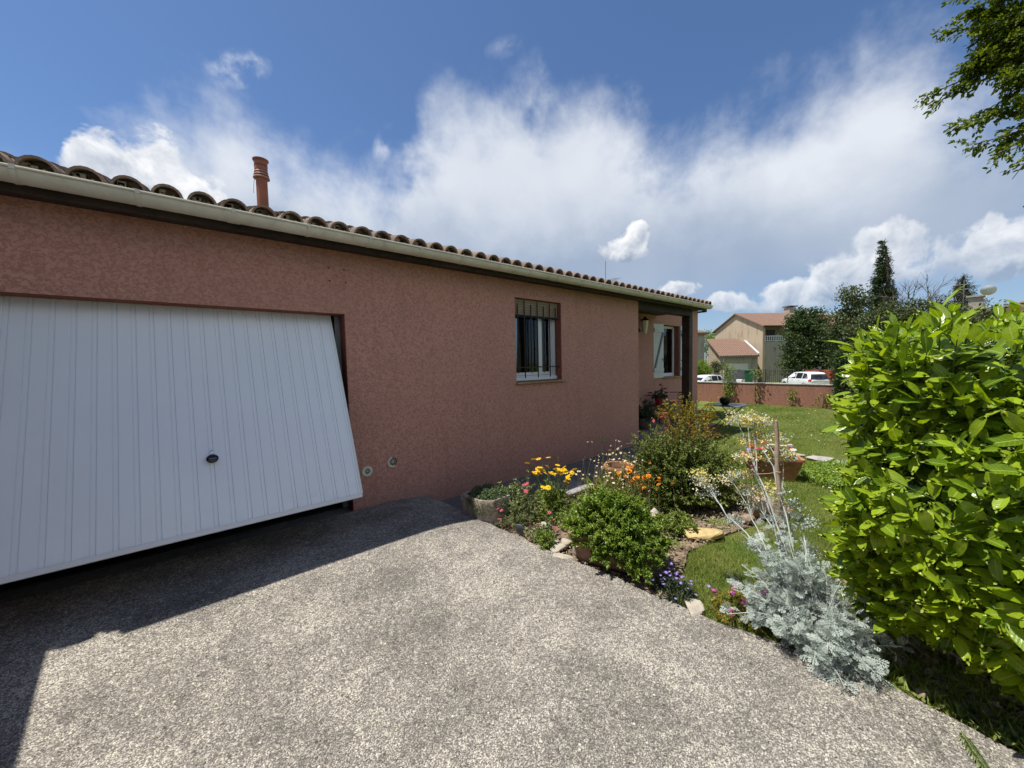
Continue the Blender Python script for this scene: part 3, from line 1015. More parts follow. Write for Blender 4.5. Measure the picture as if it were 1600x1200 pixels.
def disc_on_door(mb, c, prof, n=20, sx=1.0):
    vs, fs = [], []
    for r, h in prof:
        for k in range(n):
            t = 2 * math.pi * k / n
            vs.append(tuple(c + qx * (r * sx * math.cos(t)) + qy * (r * math.sin(t)) + qz * h))
    for i in range(len(prof) - 1):
        for k in range(n):
            fs.append((i * n + k, i * n + (k + 1) % n, (i + 1) * n + (k + 1) % n, (i + 1) * n + k))
    fs.append(tuple(range((len(prof) - 1) * n, len(prof) * n)))
    mb.add(vs, fs)


disc_on_door(mb, kc, [(.012, .001), (.012, .02), (.030, .028), (.033, .040), (.027, .047), (.012, .049)], sx=1.12)
kn = mb.build('door_knob', M['black_plastic'], door, smooth=True)
mb = MB(); disc_on_door(mb, kc - uy * .062, [(.011, .001), (.011, .006), (.006, .007)], 14)
mb.extr([tuple(kc - uy * .05 + qx * a + qz * h) for a, h in ((-.003, .001), (.003, .001), (.003, .004), (-.003, .004))], (0, 0, 0), uy * .018)
mb.build('lock', M['chrome'], door, smooth=True)
mb = MB()
mb.extr([tuple(kc + qx * a + qy * b_ + qz * .0495) for a, b_ in ((-.020, -.003), (.020, -.003), (.020, .003), (-.020, .003))], (0, 0, 0), un * .0008)
mb.build('knob_badge', M['grey_steel'], door)
# steel frame and tracks behind the door
for xa, xb in ((GX1 - .058, GX1 - .006), (GX0 + .006, GX0 + .058)):
    MB().box(xa, xb, D + .155, D + .215, .165, GZ - .01).build('door_jamb', M['grey_steel'], house)

# ---- kitchen window with grille
win = MB()
yf0, yf1 = D + .135, D + .20
a0, a1, b0, b1 = WX0 + .006, WX1 - .006, WZ0 + .002, WZ1 - .006
win.box(a0, a0 + .055, yf0, yf1, b0, b1); win.box(a1 - .055, a1, yf0, yf1, b0, b1)
win.box(a0 + .055, a1 - .055, yf0, yf1, b0, b0 + .07); win.box(a0 + .055, a1 - .055, yf0, yf1, b1 - .05, b1)
win.cbox(a0, a1, D + .095, yf0 - .001, b0, b0 + .052, .006)
wf = win.build('window_frame', M['white_pvc'], house)
mid = a0 + (a1 - a0) * .64
for (s0, s1, yy) in ((a0 + .058, mid + .02, yf0 + .004), (mid + .024, a1 - .058, yf0 + .024)):
    sh = MB(); w = .045
    z0, z1 = b0 + .075, b1 - .055
    sh.box(s0, s0 + w, yy, yy + .03, z0, z1); sh.box(s1 - w, s1, yy, yy + .03, z0, z1)
    sh.box(s0 + w, s1 - w, yy, yy + .03, z0, z0 + w); sh.box(s0 + w, s1 - w, yy, yy + .03, z1 - w, z1)
    so = sh.build('sash', M['white_pvc'], wf)
    MB().box(s0 + w, s1 - w, yy + .012, yy + .018, z0 + w, z1 - w).build('pane', M['glass'], wf)
mb = MB()
cx0, cx1 = mid - .26, mid - .01
nf = 36
prof = [(cx0 + (cx1 - cx0) * i / nf, D + .27 + .018 * math.sin(i * 1.25)) for i in range(nf + 1)]
mb.v = [(x, y, b0 + .1) for x, y in prof] + [(x, y, b1) for x, y in prof]
mb.f = [(i, i + 1, nf + 2 + i, nf + 1 + i) for i in range(nf)]
mb.build('curtain', M['curtain'], house, smooth=True)
# rolled-down blind: slats
bl = MB().box(a0, a1, D + .070, D + .094, b1 - .035, b1).build('roller_blind', M['blind'], house)
for k in range(5):
    z = b1 - .038 - k * .038
    MB().cbox(a0 + .004, a1 - .004, D + .072, D + .088, z - .036, z, .005).build('slat', M['blind'], bl)
MB().cbox(a0 + .004, a1 - .004, D + .070, D + .092, b1 - .252, b1 - .229, .004).build('bottom_rail', M['black_iron'], bl)
gr = bpy.data.objects.new('window_grille', None); col.objects.link(gr); gr.parent = house
OFS[gr.name] = OFS[house.name]
for zz in (WZ0 + .20, WZ1 - .235):
    MB().tube([(WX0 + .01, D + .045, zz), (WX1 - .01, D + .045, zz)], .008, 6).build('cross_bar', M['black_iron'], gr, smooth=True)
for k in range(7):
    x = WX0 + .085 + k * (WX1 - WX0 - .17) / 6
    lo = .060 if k % 2 else .13
    hi = .05 if k % 2 else .10
    zt = [0, .0]
    b_ = MB().tube([(x, D + .045, WZ0 + lo - .02), (x, D + .045, WZ0 + lo), (x, D + .045, WZ1 - hi), (x, D + .045, WZ1 - hi + .035)], [.004, .0095, .0095, .003], 6).build('bar', M['black_iron'], gr, smooth=True)
sl = MB().box(WX0 + .004, WX1 - .004, D + .0, D + .094, WZ0 - .028, WZ0 - .006).build('window_sill', M['mortar'], house)
for k in range(7):
    w = (WX1 + .06 - WX0 + .01) / 7
    x = WX0 - .01 + k * w
    mb = MB().cbox(x, x + w - .004, D - .055, D + .0, WZ0 - .034, WZ0 - .008, .004)
    mb.build('sill_tile', M['sill_tile'], sl)
mb = MB()
for x0_, x1_ in ((WX0 + .004, WX1 - .004),):
    mb.box(x0_, x1_, D + .0, D + .094, WZ0 - .0055, WZ0 + .0015)
mb.build('sill_bed', M['sill_tile'], house)

# ---- porch window with shutters
mb = MB()
a0, a1, b0, b1 = RX0 + .006, RX1 - .006, RZ0 + .004, RZ1 - .006
yf0, yf1 = 5.0 + .145, 5.0 + .205
mb.box(a0, a0 + .06, yf0, yf1, b0, b1); mb.box(a1 - .06, a1, yf0, yf1, b0, b1)
mb.box(a0 + .06, a1 - .06, yf0, yf1, b0, b0 + .09); mb.box(a0 + .06, a1 - .06, yf0, yf1, b1 - .06, b1)
mb.cbox(a0, a1 - .1, 5.0 + .1, yf0 - .001, b0, b0 + .035, .005)
wf2 = mb.build('window_frame', M['white_pvc'], house)
MB().box(a0 + .06, a1 - .06, yf0 + .02, yf0 + .028, b0 + .09, b1 - .06).build('pane', M['glass'], wf2)
mb = MB(); nf = 40
prof = [(a0 + .05 + (a1 - a0 - .1) * i / nf, 5.26 + .012 * math.sin(i * 1.4)) for i in range(nf + 1)]
mb.v = [(x, y, b0 + .08) for x, y in prof] + [(x, y, b1 - .04) for x, y in prof]
mb.f = [(i, i + 1, nf + 2 + i, nf + 1 + i) for i in range(nf)]
mb.build('net_curtain', M['voile'], house, smooth=True)
sl2 = MB().cbox(RX0 - .02, RX1 + .06, 4.945, 5.0 + .10, RZ0 - .03, RZ0 + .002, .004).build('window_sill', M['sill_tile'], house)


def shutter(hx, ang, sgn):
    s = bpy.data.objects.new('shutter', None); col.objects.link(s); s.parent = house
    s.location = Vector((hx, 4.985, 0)) - OFS['house']
    s.rotation_euler = (0, 0, ang)
    OFS[s.name] = Vector((0, 0, 0))
    W_ = .455
    z0, z1 = RZ0 - .01, RZ1 + .01
    for k in range(5):
        w = W_ / 5
        xa = sgn * (k * w + .001); xb = sgn * ((k + 1) * w - .002)
        MB().cbox(min(xa, xb), max(xa, xb), -.024, 0.0, z0, z1, .003).build('board', M['shutter_paint'], s)
    for zz in (z0 + .16, z1 - .22):
        xa, xb = sgn * .012, sgn * (W_ - .012)
        MB().cbox(min(xa, xb), max(xa, xb), -.046, -.0245, zz, zz + .10, .004).build('batten', M['shutter_paint'], s)
        for t in (.15, .5, .85):
            MB().lathe((sgn * W_ * t, -.0465, zz + .05), [(.009, 0), (.007, .004), (.001, .005)], 8, 'y').build('bolt', M['grey_steel'], s)
    A = Vector((sgn * .04, -.0245, z1 - .225)); B = Vector((sgn * (W_ - .05), -.0245, z0 + .265))
    d = (B - A).normalized(); nn = Vector((-d.z, 0, d.x)) * .028
    MB().extr([tuple(A + nn), tuple(B + nn), tuple(B - nn), tuple(A - nn)], (0, 0, 0), (0, -.02, 0)).build('brace', M['grey_steel'], s)
    MB().tube([(sgn * .01, -.03, 1.62), (sgn * .06, -.06, 1.66), (sgn * .11, -.05, 1.70)], .009, 5).build('latch', M['black_iron'], s)
    return s


shutter(RX0 - .02, R(-4), -1)
shutter(RX1 + .015, R(-12), 1)

# ---- porch beam and post
mb = MB().cbox(6.622, 8.96, D + .005, D + .175, 2.662, 2.799, .006)
mb.build('porch_beam', M['dark_wood'], house)
mb = MB().cbox(8.80, 8.968, D + .0, D + .182, .102, 2.661, .008)
mb.build('porch_post', M['dark_wood'], house)

# ---- vents and plugs in the wall
def vent(x, z, broken):
    mb = MB().lathe((x, D, z), [(.028, -.002), (.028, .008), (.052, .009), (.056, .005), (.056, -.002)] if not broken else [(.043, -.002), (.043, .006), (.046, .006), (.046, -.002)], 28, 'y')
    v = mb.build('wall_vent', M['vent_plastic'] if not broken else M['vent_dark'], house, smooth=True)
    if broken:
        mb = MB(); vs = []
        for k in range(17):
            t = R(100) + R(190) * k / 16
            for r, h in ((.042, .004), (.042, .011), (.060, .010), (.060, .001)):
                vs.append((x + r * math.cos(t), D - h, z + r * math.sin(t)))
        fs = [(4 * k + i, 4 * k + (i + 1) % 4, 4 * k + 4 + (i + 1) % 4, 4 * k + 4 + i) for k in range(16) for i in range(4)]
        mb.add(vs, fs + [(0, 1, 2, 3), (64, 65, 66, 67)]).build('broken_ring', M['vent_plastic'], v)
    mb = MB().lathe((x, D, z), [(.0405 if not broken else .0425, .0015), (.001, .0015)], 24, 'y')
    if not broken:
        mb = MB().lathe((x, D, z), [(.0275, .0015), (.0005, .0015)], 24, 'y')
    mb.build('vent_gauze', M['vent_dark'], v)
    mb = MB()
    rr = .027 if not broken else .042
    for k in range(4):
        t = math.pi * k / 4 + .3
        mb.tube([(x - rr * math.cos(t), D - .004, z - rr * math.sin(t)), (x + rr * math.cos(t), D - .004, z + rr * math.sin(t))], .0022, 4)
    mb.build('spoke', M['vent_plastic'], v)
    return v


vent(1.342, .548, False)
vent(1.622, .597, True)
for px, pz in ((1.055, 2.625), (1.20, 2.625), (1.06, 2.50), (1.21, 2.50)):
    MB().lathe((px, D, pz), [(.011, -.001), (.009, .003), (.006, .003), (.005, .001), (.001, .001)], 10, 'y').build('wall_plug', M['vent_dark'], house)

# ---- roof
SL = 0.30
ang = math.atan(SL)
EY, EZ = 3.685, 2.895                     # foot of the tiles
def rz(y):
    return EZ + SL * (y - EY)
RIDGE = 8.75
TX0, TX1 = -3.3, 9.245
mb = MB()
def slab(xa, xb, ya, yb, t0, t1):
    za, zb = rz(ya), rz(yb)
    mb.add([(xa, ya, za - t1), (xb, ya, za - t1), (xb, yb, zb - t1), (xa, yb, zb - t1), (xa, ya, za - t0), (xb, ya, za - t0), (xb, yb, zb - t0), (xa, yb, zb - t0)],
           [(0, 3, 2, 1), (4, 5, 6, 7), (0, 1, 5, 4), (1, 2, 6, 5), (2, 3, 7, 6), (3, 0, 4, 7)])
slab(-6.2, TX1 - .02, EY + .06, 4.72, .055, .08)
slab(-6.2, 11.76, 4.72, RIDGE, .055, .08)
zr = rz(RIDGE)
mb.add([(-6.2, RIDGE, zr - .06), (11.76, RIDGE, zr - .06), (11.76, 12.95, zr - .06 - SL * 4.2), (-6.2, 12.95, zr - .06 - SL * 4.2)], [(0, 1, 2, 3)])
roof = mb.build('roof', M['soffit_wood'], house)
# soffit boards and fascia
mb = MB()
for k in range(4):
    ya = 3.782 + k * .0
mb.box(-6.2, TX1 - .05, 3.756, 3.781, 2.768, 2.905)
mb.build('fascia', M['soffit_wood'], roof)
for k in range(2):
    MB().box(-6.2, TX1 - .08, 3.783 + k * .098, 3.783 + k * .098 + .095, 2.800, 2.812).build('soffit_board', M['soffit_wood'], roof)
for k in range(10):
    MB().box(6.63, TX1 - .08, D + .001 + k * .099, D + k * .099 + .096, 2.800, 2.812).build('soffit_board', M['soffit_wood'], roof)
MB().box(TX1 - .075, TX1 - .05, 3.782, 4.99, 2.80, 2.99).build('verge_board', M['soffit_wood'], roof)
MB().box(11.70, 11.74, 4.80, 8.6, 3.05, 3.10).build('verge_board', M['soffit_wood'], roof)


def tile_mesh(cover, segs=9, L=.46):
    mb = MB()
    r0, r1, th = (.090, .074, .015) if cover else (.078, .094, .014)
    vs, fs = [], []
    sg = 1 if cover else -1
    a0, a1 = (R(8), R(172)) if cover else (R(18), R(162))
    n = segs + 1
    for (r, s) in ((r0, 0), (r1, L)):
        for rr in (r, r - th):
            for k in range(n):
                t = a0 + (a1 - a0) * k / segs
                vs.append((rr * math.cos(t), s, sg * rr * math.sin(t)))
    O0, I0, O1, I1 = 0, n, 2 * n, 3 * n
    for k in range(segs):
        fs += [(O0 + k, O0 + k + 1, O1 + k + 1, O1 + k), (I0 + k, I1 + k, I1 + k + 1, I0 + k + 1), (O0 + k, I0 + k, I0 + k + 1, O0 + k + 1), (O1 + k, O1 + k + 1, I1 + k + 1, I1 + k)]
    for a, b_ in ((0, 0), (segs, segs)):
        fs += [(O0 + a, O1 + a, I1 + a, I0 + a)]
    mb.add(vs, fs)
    me = mb.mesh('cover_tile' if cover else 'channel_tile', smooth=True)
    me.materials.append(M['roof_tile'])
    return me


cov, cha = tile_mesh(True), tile_mesh(False)
pitch = 0.1965
ncol = int((TX1 - TX0) / pitch)
# tile axis tilts with the slope (slightly flatter because of the overlap)
for row in range(3):
    for c in range(ncol + 1):
        x = TX1 - .09 - c * pitch
        for kind in (0, 1):
            if row == 2 and kind == 1:
                continue
            if c == ncol and kind == 1:
                continue
            if x < -1.9 and row > 0:
                continue
            o = link('roof_tile', cov if kind == 0 else cha, None, roof)
            s = row * .345
            yy = EY + s * math.cos(ang) + random.uniform(-.012, .012) - (0.0 if kind == 0 else .012)
            zz = rz(yy) + (.0 if kind == 0 else .045)
            o.location = Vector((x + (0 if kind == 0 else -pitch / 2) + random.uniform(-.004, .004), yy, zz + row * .004)) - OFS['house']
            o.rotation_euler = (ang - .022, random.uniform(-.03, .03), random.uniform(-.02, .02))
# remaining courses, never seen singly
P_, A_, = [], []
def half_tube(cover):
    n = 6
    r0, r1 = (.09, .074)
    sg = 1 if cover else -1
    v = []
    for r, s in ((r0, 0), (r1, .46)):
        for k in range(n):
            t = math.pi * k / (n - 1)
            v.append((s, r * math.cos(t), sg * r * math.sin(t)))
    return np.array(v), [(k, k + n, k + n + 1, k + 1) for k in range(n - 1)]
for cover in (True, False):
    P_ = []
    for row in range(2, 15):
        for c in range(-14, 62):
            x = TX1 - .09 - c * pitch - (0 if cover else pitch / 2)
            y = EY + row * .345 * math.cos(ang)
            if x > 11.7 or (x > TX1 and y < 4.75) or x < -6 or (cover and row == 2 and -1.9 < x < TX1):
                continue
            P_.append((x, y, rz(y) + (.008 if cover else .053)))
    P_ = np.array(P_)
    n = len(P_)
    ax = np.tile((0, math.cos(ang - .022), math.sin(ang - .022)), (n, 1)) + rng.normal(0, .008, (n, 3))
    o = scatter('tile_field', M['roof_tile'], roof, half_tube(cover), P_, ax, np.tile((0, -math.sin(ang), math.cos(ang)), (n, 1)), 1.0, stuff=True, widthvar=0)
# mortar plugs under the nose tiles
mb = MB()
for c in range(ncol + 1):
    x = TX1 - .09 - c * pitch
    if x < -2:
        continue
    for k in range(2):
        ox, oz = random.uniform(-.055, -.02), random.uniform(.012, .035)
        r = random.uniform(.012, .022)
        mb.box(x + ox - r, x + ox + r, EY + .03, EY + .11, rz(EY + .05) + oz - r, rz(EY + .05) + oz + r * .8)
    mb.box(x - .07, x + .07, EY + .13, EY + .15, rz(EY + .14) - .02, rz(EY + .14) + .06)
mo = mb.build('mortar_bed', M['mortar'], roof)
mo['kind'] = 'stuff'
# flue and aerials on the roof
fx, fy = .748, 5.5
mb = MB().lathe((fx, fy, 0), [(.062, 3.30), (.060, 3.95), (.060, 4.16)], 20)
fl = mb.build('flue_pipe', M['flue'], roof, smooth=True)
zb = 3.955
for r, z, h in ((.088, zb, .018), (.080, zb + .035, .016), (.074, zb + .068, .014)):
    MB().lathe((fx, fy, 0), [(.058, z), (r, z + .002), (r * .96, z + h), (.058, z + h + .012)], 24).build('flue_ring', M['flue_ring'], fl, smooth=True)
MB().lathe((fx, fy, 0), [(.0605, zb + .09), (.069, zb + .095), (.071, 4.155), (.084, 4.165), (.085, 4.178), (.060, 4.178), (.058, 4.10)], 24).build('flue_cap', M['flue'], fl, smooth=True)
MB().lathe((fx, fy, 0), [(.0715, 4.095), (.0715, 4.105)], 24).build('flue_slot', M['far_dark'], fl, smooth=True)
MB().tube([(fx - .075, fy - .01, 3.93), (fx - .085, fy - .01, 3.85), (fx - .09, fy - .01, 3.76)], .0022, 4).build('flue_wire', M['black_iron'], fl)
MB().tube([(9.1, 6.5, 3.6), (9.1, 6.5, 4.50)], .0075, 5).build('mast', M['grey_steel'], roof)
mb = MB().tube([(9.45, 6.5, 3.7), (9.45, 6.5, 4.0)], .006, 4).tube([(9.2, 6.2, 3.985), (9.9, 6.9, 4.10)], .004, 4)
for k in range(6):
    p = Vector((9.2, 6.2, 3.985)).lerp(Vector((9.9, 6.9, 4.10)), k / 5)
    mb.tube([p + Vector((-.10, .10, 0)), p + Vector((.10, -.10, 0))], .003, 4)
mb.build('aerial', M['grey_steel'], roof)

# ---- gutter
gx0, gx1 = -1.24, 9.13
prof = []
ny = 12
for k in range(ny + 1):
    t = math.pi * k / ny
    prof.append((3.672 - .072 * math.cos(t), 2.866 - .068 * math.sin(t) ** .8))
lip = [(3.597, 2.862), (3.593, 2.868), (3.597, 2.874), (3.604, 2.873)]
outer = lip[::-1][:0] + prof
inner = [(y + (.003 if y < 3.672 else -.003), z + .004) for y, z in prof][::-1]
ring = outer + inner
mb = MB()
mb.extr([(gx0, y, z) for y, z in ring], (0, 0, 0), (gx1 - gx0, 0, 0))
mb.tube([(gx0, 3.597, 2.869), (gx1, 3.597, 2.869)], .0095, 8)
for xe in (gx0 - .003, gx1):                      # closed ends
    pr = [(xe, y, z) for y, z in outer]
    mb.extr(pr, (0, 0, 0), (.003, 0, 0))
gut = mb.build('gutter', M['pvc'], house, smooth=True)
x = -.75
while x < 9.0:
    mb = MB()
    pr = [(3.672 + (y - 3.672) * 1.09, 2.866 + (z - 2.866) * 1.06) for y, z in prof]
    w = .024
    vs = [(x - w / 2, y, z) for y, z in pr] + [(x + w / 2, y, z) for y, z in pr]
    n = len(pr)
    mb.add(vs, [(i, i + 1, n + i + 1, n + i) for i in range(n - 1)])
    vs = [(x - w / 2, y, z + .004) for y, z in pr]
    mb.box(x - w / 2, x + w / 2, 3.588, 3.606, 2.852, 2.880)
    mb.build('bracket', M['pvc'], gut)
    x += .522
for xj in (.298, 4.6):
    MB().extr([(xj, y * 1.0 + (-.003 if y < 3.672 else .003), z - .003) for y, z in outer] + [(xj, y, z + .002) for y, z in inner], (-.04, 0, 0), (.04, 0, 0)).build('gutter_joint', M['pvc'], gut, smooth=True)

# wing of the house that shades the left of the drive (stands just out of frame)
mb = MB()
mb.prism([(-1.75, 3.975), (-1.37, -4.5), (-1.12, -4.5), (-1.50, 3.975)], -.1, 2.72)
wing = mb.build('side_wall', M['stucco'])
tag(recenter(wing), 'tall pink rendered wall beside the garage, just left of the frame', 'wall')
# ================================================================== LOW WALL AND THE FAR SIDE OF THE ROAD
lw = thing('garden_wall', 'low pink rendered wall with a pale coping across the end of the lawn', 'wall', (15.75, 5, 0))
MB().box(15.64, 15.84, 1.2, 14, -1.4, .715).build('wall_body', M['low_wall_render'], lw)
y = 1.2
k = 0
while y < 14:
    MB().cbox(15.62, 15.86, y + .004, min(y + .5, 14), .7155, .752, .006).build('coping_stone', M['coping'], lw)
    y += .5


def tile_rows(mb_parent, name, quadfn, ncols, nrows, r, parent, mat):
    """far roof: ribs running down the slope, made as half tubes in one mesh"""
    mb = MB()
    for c in range(ncols):
        for rr in range(nrows):
            a = quadfn((c + .5) / ncols, rr / nrows)
            b_ = quadfn((c + .5) / ncols, (rr + 1.12) / nrows)
            u = (quadfn((c + .5) / ncols + .01, rr / nrows) - a)
            if u.length < 1e-6:
                continue
            u.normalize()
            d = (b_ - a).normalized()
            n = u.cross(d)
            if n.z < 0:
                n = -n
            vs = []
            for p, q in ((a, r * 1.12), (b_, r * .92)):
                for t in (0, 45, 90, 135, 180):
                    vs.append(p + u * (q * math.cos(R(t))) + n * (q * .85 * math.sin(R(t))))
            mb.add([tuple(v) for v in vs], [(i, i + 1, 6 + i, 5 + i) for i in range(4)] + [(0, 1, 2, 3, 4)])
    o = mb.build(name, mat, parent)
    o['kind'] = 'stuff'
    return o


# ---- main far house: x along its ridge, y along its gable, origin at the near corner
fh = thing('far_house', 'beige two storey house with a tiled gable roof and white balcony rail across the road', 'house', (52.26, 14.9, -1.35), R(-32.0), local=True)
GW, GL, EH, AH = 8.45, 13.0, 6.90, 8.80
mb = MB()
# gable wall (x=0) as a slab, with the low sides
mb.add([(0, 0, 0), (0, GW, 0), (0, GW, EH), (0, GW / 2 + .15, AH), (0, 0, EH)], [(0, 1, 2, 3, 4)])
mb.add([(.3, 0, 0), (.3, GW, 0), (.3, GW, EH), (.3, GW / 2 + .15, AH), (.3, 0, EH)], [(4, 3, 2, 1, 0)])
mb.add([(0, 0, 0), (.3, 0, 0), (.3, 0, EH), (0, 0, EH)], [(0, 1, 2, 3)])
mb.box(.3, GL, GW - .3, GW, 0, EH)
mb.box(GL, GL + .3, 0, GW, 0, EH)
mb.build('wall', M['far_render'], fh)
mb = MB()
mb.box(.301, 8.0, .01, .3, 0, 4.95)                                 # under the balcony
mb.box(8.0, GL, .01, .3, 0, EH)
mb.build('wall', M['far_grey_render'], fh)
mb = MB()
mb.box(.3, 8.0, 1.9, 2.05, 4.95, EH)
mb.box(.3, 8.0, .3, 1.9, 4.8, 4.94)
mb.build('loggia', M['far_render'], fh)
dw = MB().box(2.2, 3.4, 1.86, 1.899, 4.96, 6.5).build('balcony_door', M['far_dark'], fh)
rl = MB().box(.32, 8.0, .06, .14, 5.58, 5.68).box(.32, 8.0, .06, .14, 5.02, 5.10).build('balcony_rail', M['far_white'], fh)
for k in range(26):
    xx = .42 + k * .29
    MB().lathe((xx, .10, 5.10), [(.04, 0), (.055, .12), (.07, .2), (.045, .34), (.05, .48)], 6).build('baluster', M['far_white'], rl)
rf = MB()
ov = .35
apx, apz = GW / 2 + .15, AH + .1
sl1 = (AH - EH) / apx
sl2_ = (AH - EH) / (GW - apx)
rf.add([(-.25, -ov, EH - sl1 * ov + .08), (GL + .3, -ov, EH - sl1 * ov + .08), (GL + .3, apx, apz), (-.25, apx, apz), (GL + .3, GW + ov, EH - sl2_ * ov + .08), (-.25, GW + ov, EH - sl2_ * ov + .08)],
       [(0, 1, 2, 3), (3, 2, 4, 5)])
rf.add([(-.25, -ov, EH - sl1 * ov - .04), (GL + .3, -ov, EH - sl1 * ov - .04), (GL + .3, apx, apz - .13), (-.25, apx, apz - .13), (GL + .3, GW + ov, EH - sl2_ * ov - .04), (-.25, GW + ov, EH - sl2_ * ov - .04)],
       [(3, 2, 1, 0), (5, 4, 2, 3), ])
rf.add([(-.25, -ov, EH - sl1 * ov - .04), (-.25, apx, apz - .13), (-.25, apx, apz), (-.25, -ov, EH - sl1 * ov + .08)], [(0, 1, 2, 3)])
rf.add([(-.25, GW + ov, EH - sl2_ * ov - .04), (-.25, apx, apz - .13), (-.25, apx, apz), (-.25, GW + ov, EH - sl2_ * ov + .08)], [(3, 2, 1, 0)])
rfo = rf.build('roof', M['far_tile'], fh)
tile_rows(None, 'tile_field', lambda u, v: Vector((-.25 + u * (GL + .55), -ov + v * (apx + ov), EH - sl1 * ov + .08 + v * (apz - EH + sl1 * ov - .08))), 58, 12, .095, rfo, M['far_tile'])
ch = MB().box(8.2, 9.2, apx + .3, apx + 1.2, 7.6, 9.75).build('chimney', M['far_grey_render'], rfo)
MB().box(8.05, 9.35, apx + .15, apx + 1.35, 9.85, 9.97).box(8.3, 8.4, apx + .4, apx + .5, 9.75, 9.85).box(9.0, 9.1, apx + .9, apx + 1.0, 9.75, 9.85).build('chimney_cap', M['block_grey'], rfo)

# ---- garage of the far house
fg = thing('far_garage', 'beige garage with a tiled lean-to roof and white door before the far house', 'garage', (48.22, 18.0, -1.35), math.atan2(14.88 - 18.0, 50.48 - 48.22), local=True)
FW, FD = 3.86, 5.7
mb = MB()
mb.box(0, .45, 0, .25, 0, 3.35); mb.box(2.95, FW, 0, .25, 0, 3.35); mb.box(.45, 2.95, 0, .25, 2.45, 3.35)
mb.build('front_wall', M['far_grey_render'], fg)
mb = MB()
mb.add([(0, .25, 0), (0, FD, 0), (0, FD, 5.45), (0, .25, 3.35)], [(3, 2, 1, 0)])
mb.add([(.2, .25, 0), (.2, FD, 0), (.2, FD, 5.45), (.2, .25, 3.35)], [(0, 1, 2, 3)])
mb.box(FW - .2, FW, .25, FD, 0, 3.35)
mb.build('side_wall', M['far_render'], fg)
gd = MB().box(.46, 2.94, .10, .16, 0, 2.44).build('garage_door', M['far_white'], fg)
mb = MB()
mb.add([(-.25, -.3, 3.32), (FW + .05, -.3, 3.32), (FW + .05, FD, 5.62), (-.25, FD, 5.62), (-.25, -.3, 3.22), (FW + .05, -.3, 3.22), (FW + .05, FD, 5.52), (-.25, FD, 5.52)],
       [(0, 1, 2, 3), (7, 6, 5, 4), (4, 5, 1, 0), (7, 4, 0, 3), (5, 6, 2, 1)])
fr_ = mb.build('roof', M['far_tile'], fg)
tile_rows(None, 'tile_field', lambda u, v: Vector((-.25 + u * (FW + .3), -.3 + v * (FD + .3), 3.32 + v * 2.30)), 18, 11, .095, fr_, M['far_tile'])
MB().extr([(FW - .10, -.3, 3.46), (FW + .08, -.3, 3.46), (FW + .08, -.3, 3.62), (FW - .10, -.3, 3.62)], (0, 0, 0), (0, FD + .3, 2.30)).build('flashing', M['far_white'], fr_)
MB().box(-.25, FW + .05, -.40, -.30, 3.18, 3.28).build('gutter', M['block_grey'], fr_)
MB().tube([(.25, -.06, 3.2), (.25, -.06, .1)], .05, 6).build('downpipe', M['far_white'], fg)

# ---- the house at the left edge of that garage
fl_h = thing('neighbour_house', 'grey beige house whose wall and tiled eave show past the porch post', 'house', (47.6, 19.7, -1.35), R(-32), local=True)
MB().box(-9, 0, 0, 9, 0, 6.15).build('wall', M['far_grey_render'], fl_h)
mb = MB()
mb.add([(-9.4, -.4, 6.2), (.4, -.4, 6.2), (.4, 9.4, 6.2), (-9.4, 9.4, 6.2), (-4.5, 4.5, 8.2), (-9.4, -.4, 6.05), (.4, -.4, 6.05), (.4, 9.4, 6.05), (-9.4, 9.4, 6.05)],
       [(0, 1, 4), (1, 2, 4), (2, 3, 4), (3, 0, 4), (0, 5, 6, 1), (3, 8, 5, 0), (1, 6, 7, 2), (2, 7, 8, 3), (8, 7, 6, 5)])
nro = mb.build('roof', M['far_tile'], fl_h)
tile_rows(None, 'tile_field', lambda u, v: Vector((-9.4 + (u * 9.8) * (1 - v) + v * 4.9, -.4 + v * 4.9, 6.21 + v * 2.0)), 40, 10, .08, nro, M['far_tile'])
MB().box(-3.2, -2.0, -.04, -.001, 4.2, 5.6).build('window', M['far_dark'], fl_h)
MB().box(-3.3, -1.9, -.1, -.002, 4.08, 4.19).build('sill', M['far_white'], fl_h)
MB().tube([(.12, -.12, 6.0), (.12, -.12, .1)], .06, 6).build('downpipe', M['coping'], fl_h)

# ---- roof with dish beyond the laurel
rh = thing('dish_house', 'house behind the laurel hedge showing a tiled roof, chimney and white satellite dish', 'house', (38.6, -4.2, -1.2), 0.0, local=True)
MB().box(-1, 9, -6, 4.0, 0, 4.9).build('wall', M['far_render'], rh)
mb = MB()
mb.add([(-1.5, -6.5, 4.85), (9.5, -6.5, 4.85), (9.5, -1, 6.55), (-1.5, -1, 6.55), (9.5, 4.5, 4.85), (-1.5, 4.5, 4.85)], [(0, 1, 2, 3), (3, 2, 4, 5)])
mb.add([(-1.5, -6.5, 4.8), (-1.5, -1, 6.5), (-1.5, 4.5, 4.8)], [(0, 1, 2)])
dro = mb.build('roof', M['far_tile'], rh)
tile_rows(None, 'tile_field', lambda u, v: Vector((-1.5 + u * 11, 4.5 - v * 5.5, 4.86 + v * 1.7)), 46, 14, .11, dro, M['far_tile'])
MB().box(-1.3, -.5, 3.1, 3.7, 5.0, 6.35).box(-1.4, -.4, 3.0, 3.8, 6.35, 6.45).build('chimney', M['far_grey_render'], dro)
mb = MB()
pr = [(.02 + .30 * k / 8, .09 * (k / 8) ** 2) for k in range(9)]
mb.lathe((0, 0, 0), pr, 20, 'x')
dish = mb.build('satellite_dish', M['far_white'], dro, smooth=True)
dish.location = (-1.8, 2.95, 6.6)
dish.rotation_euler = (0, R(-28), R(0))
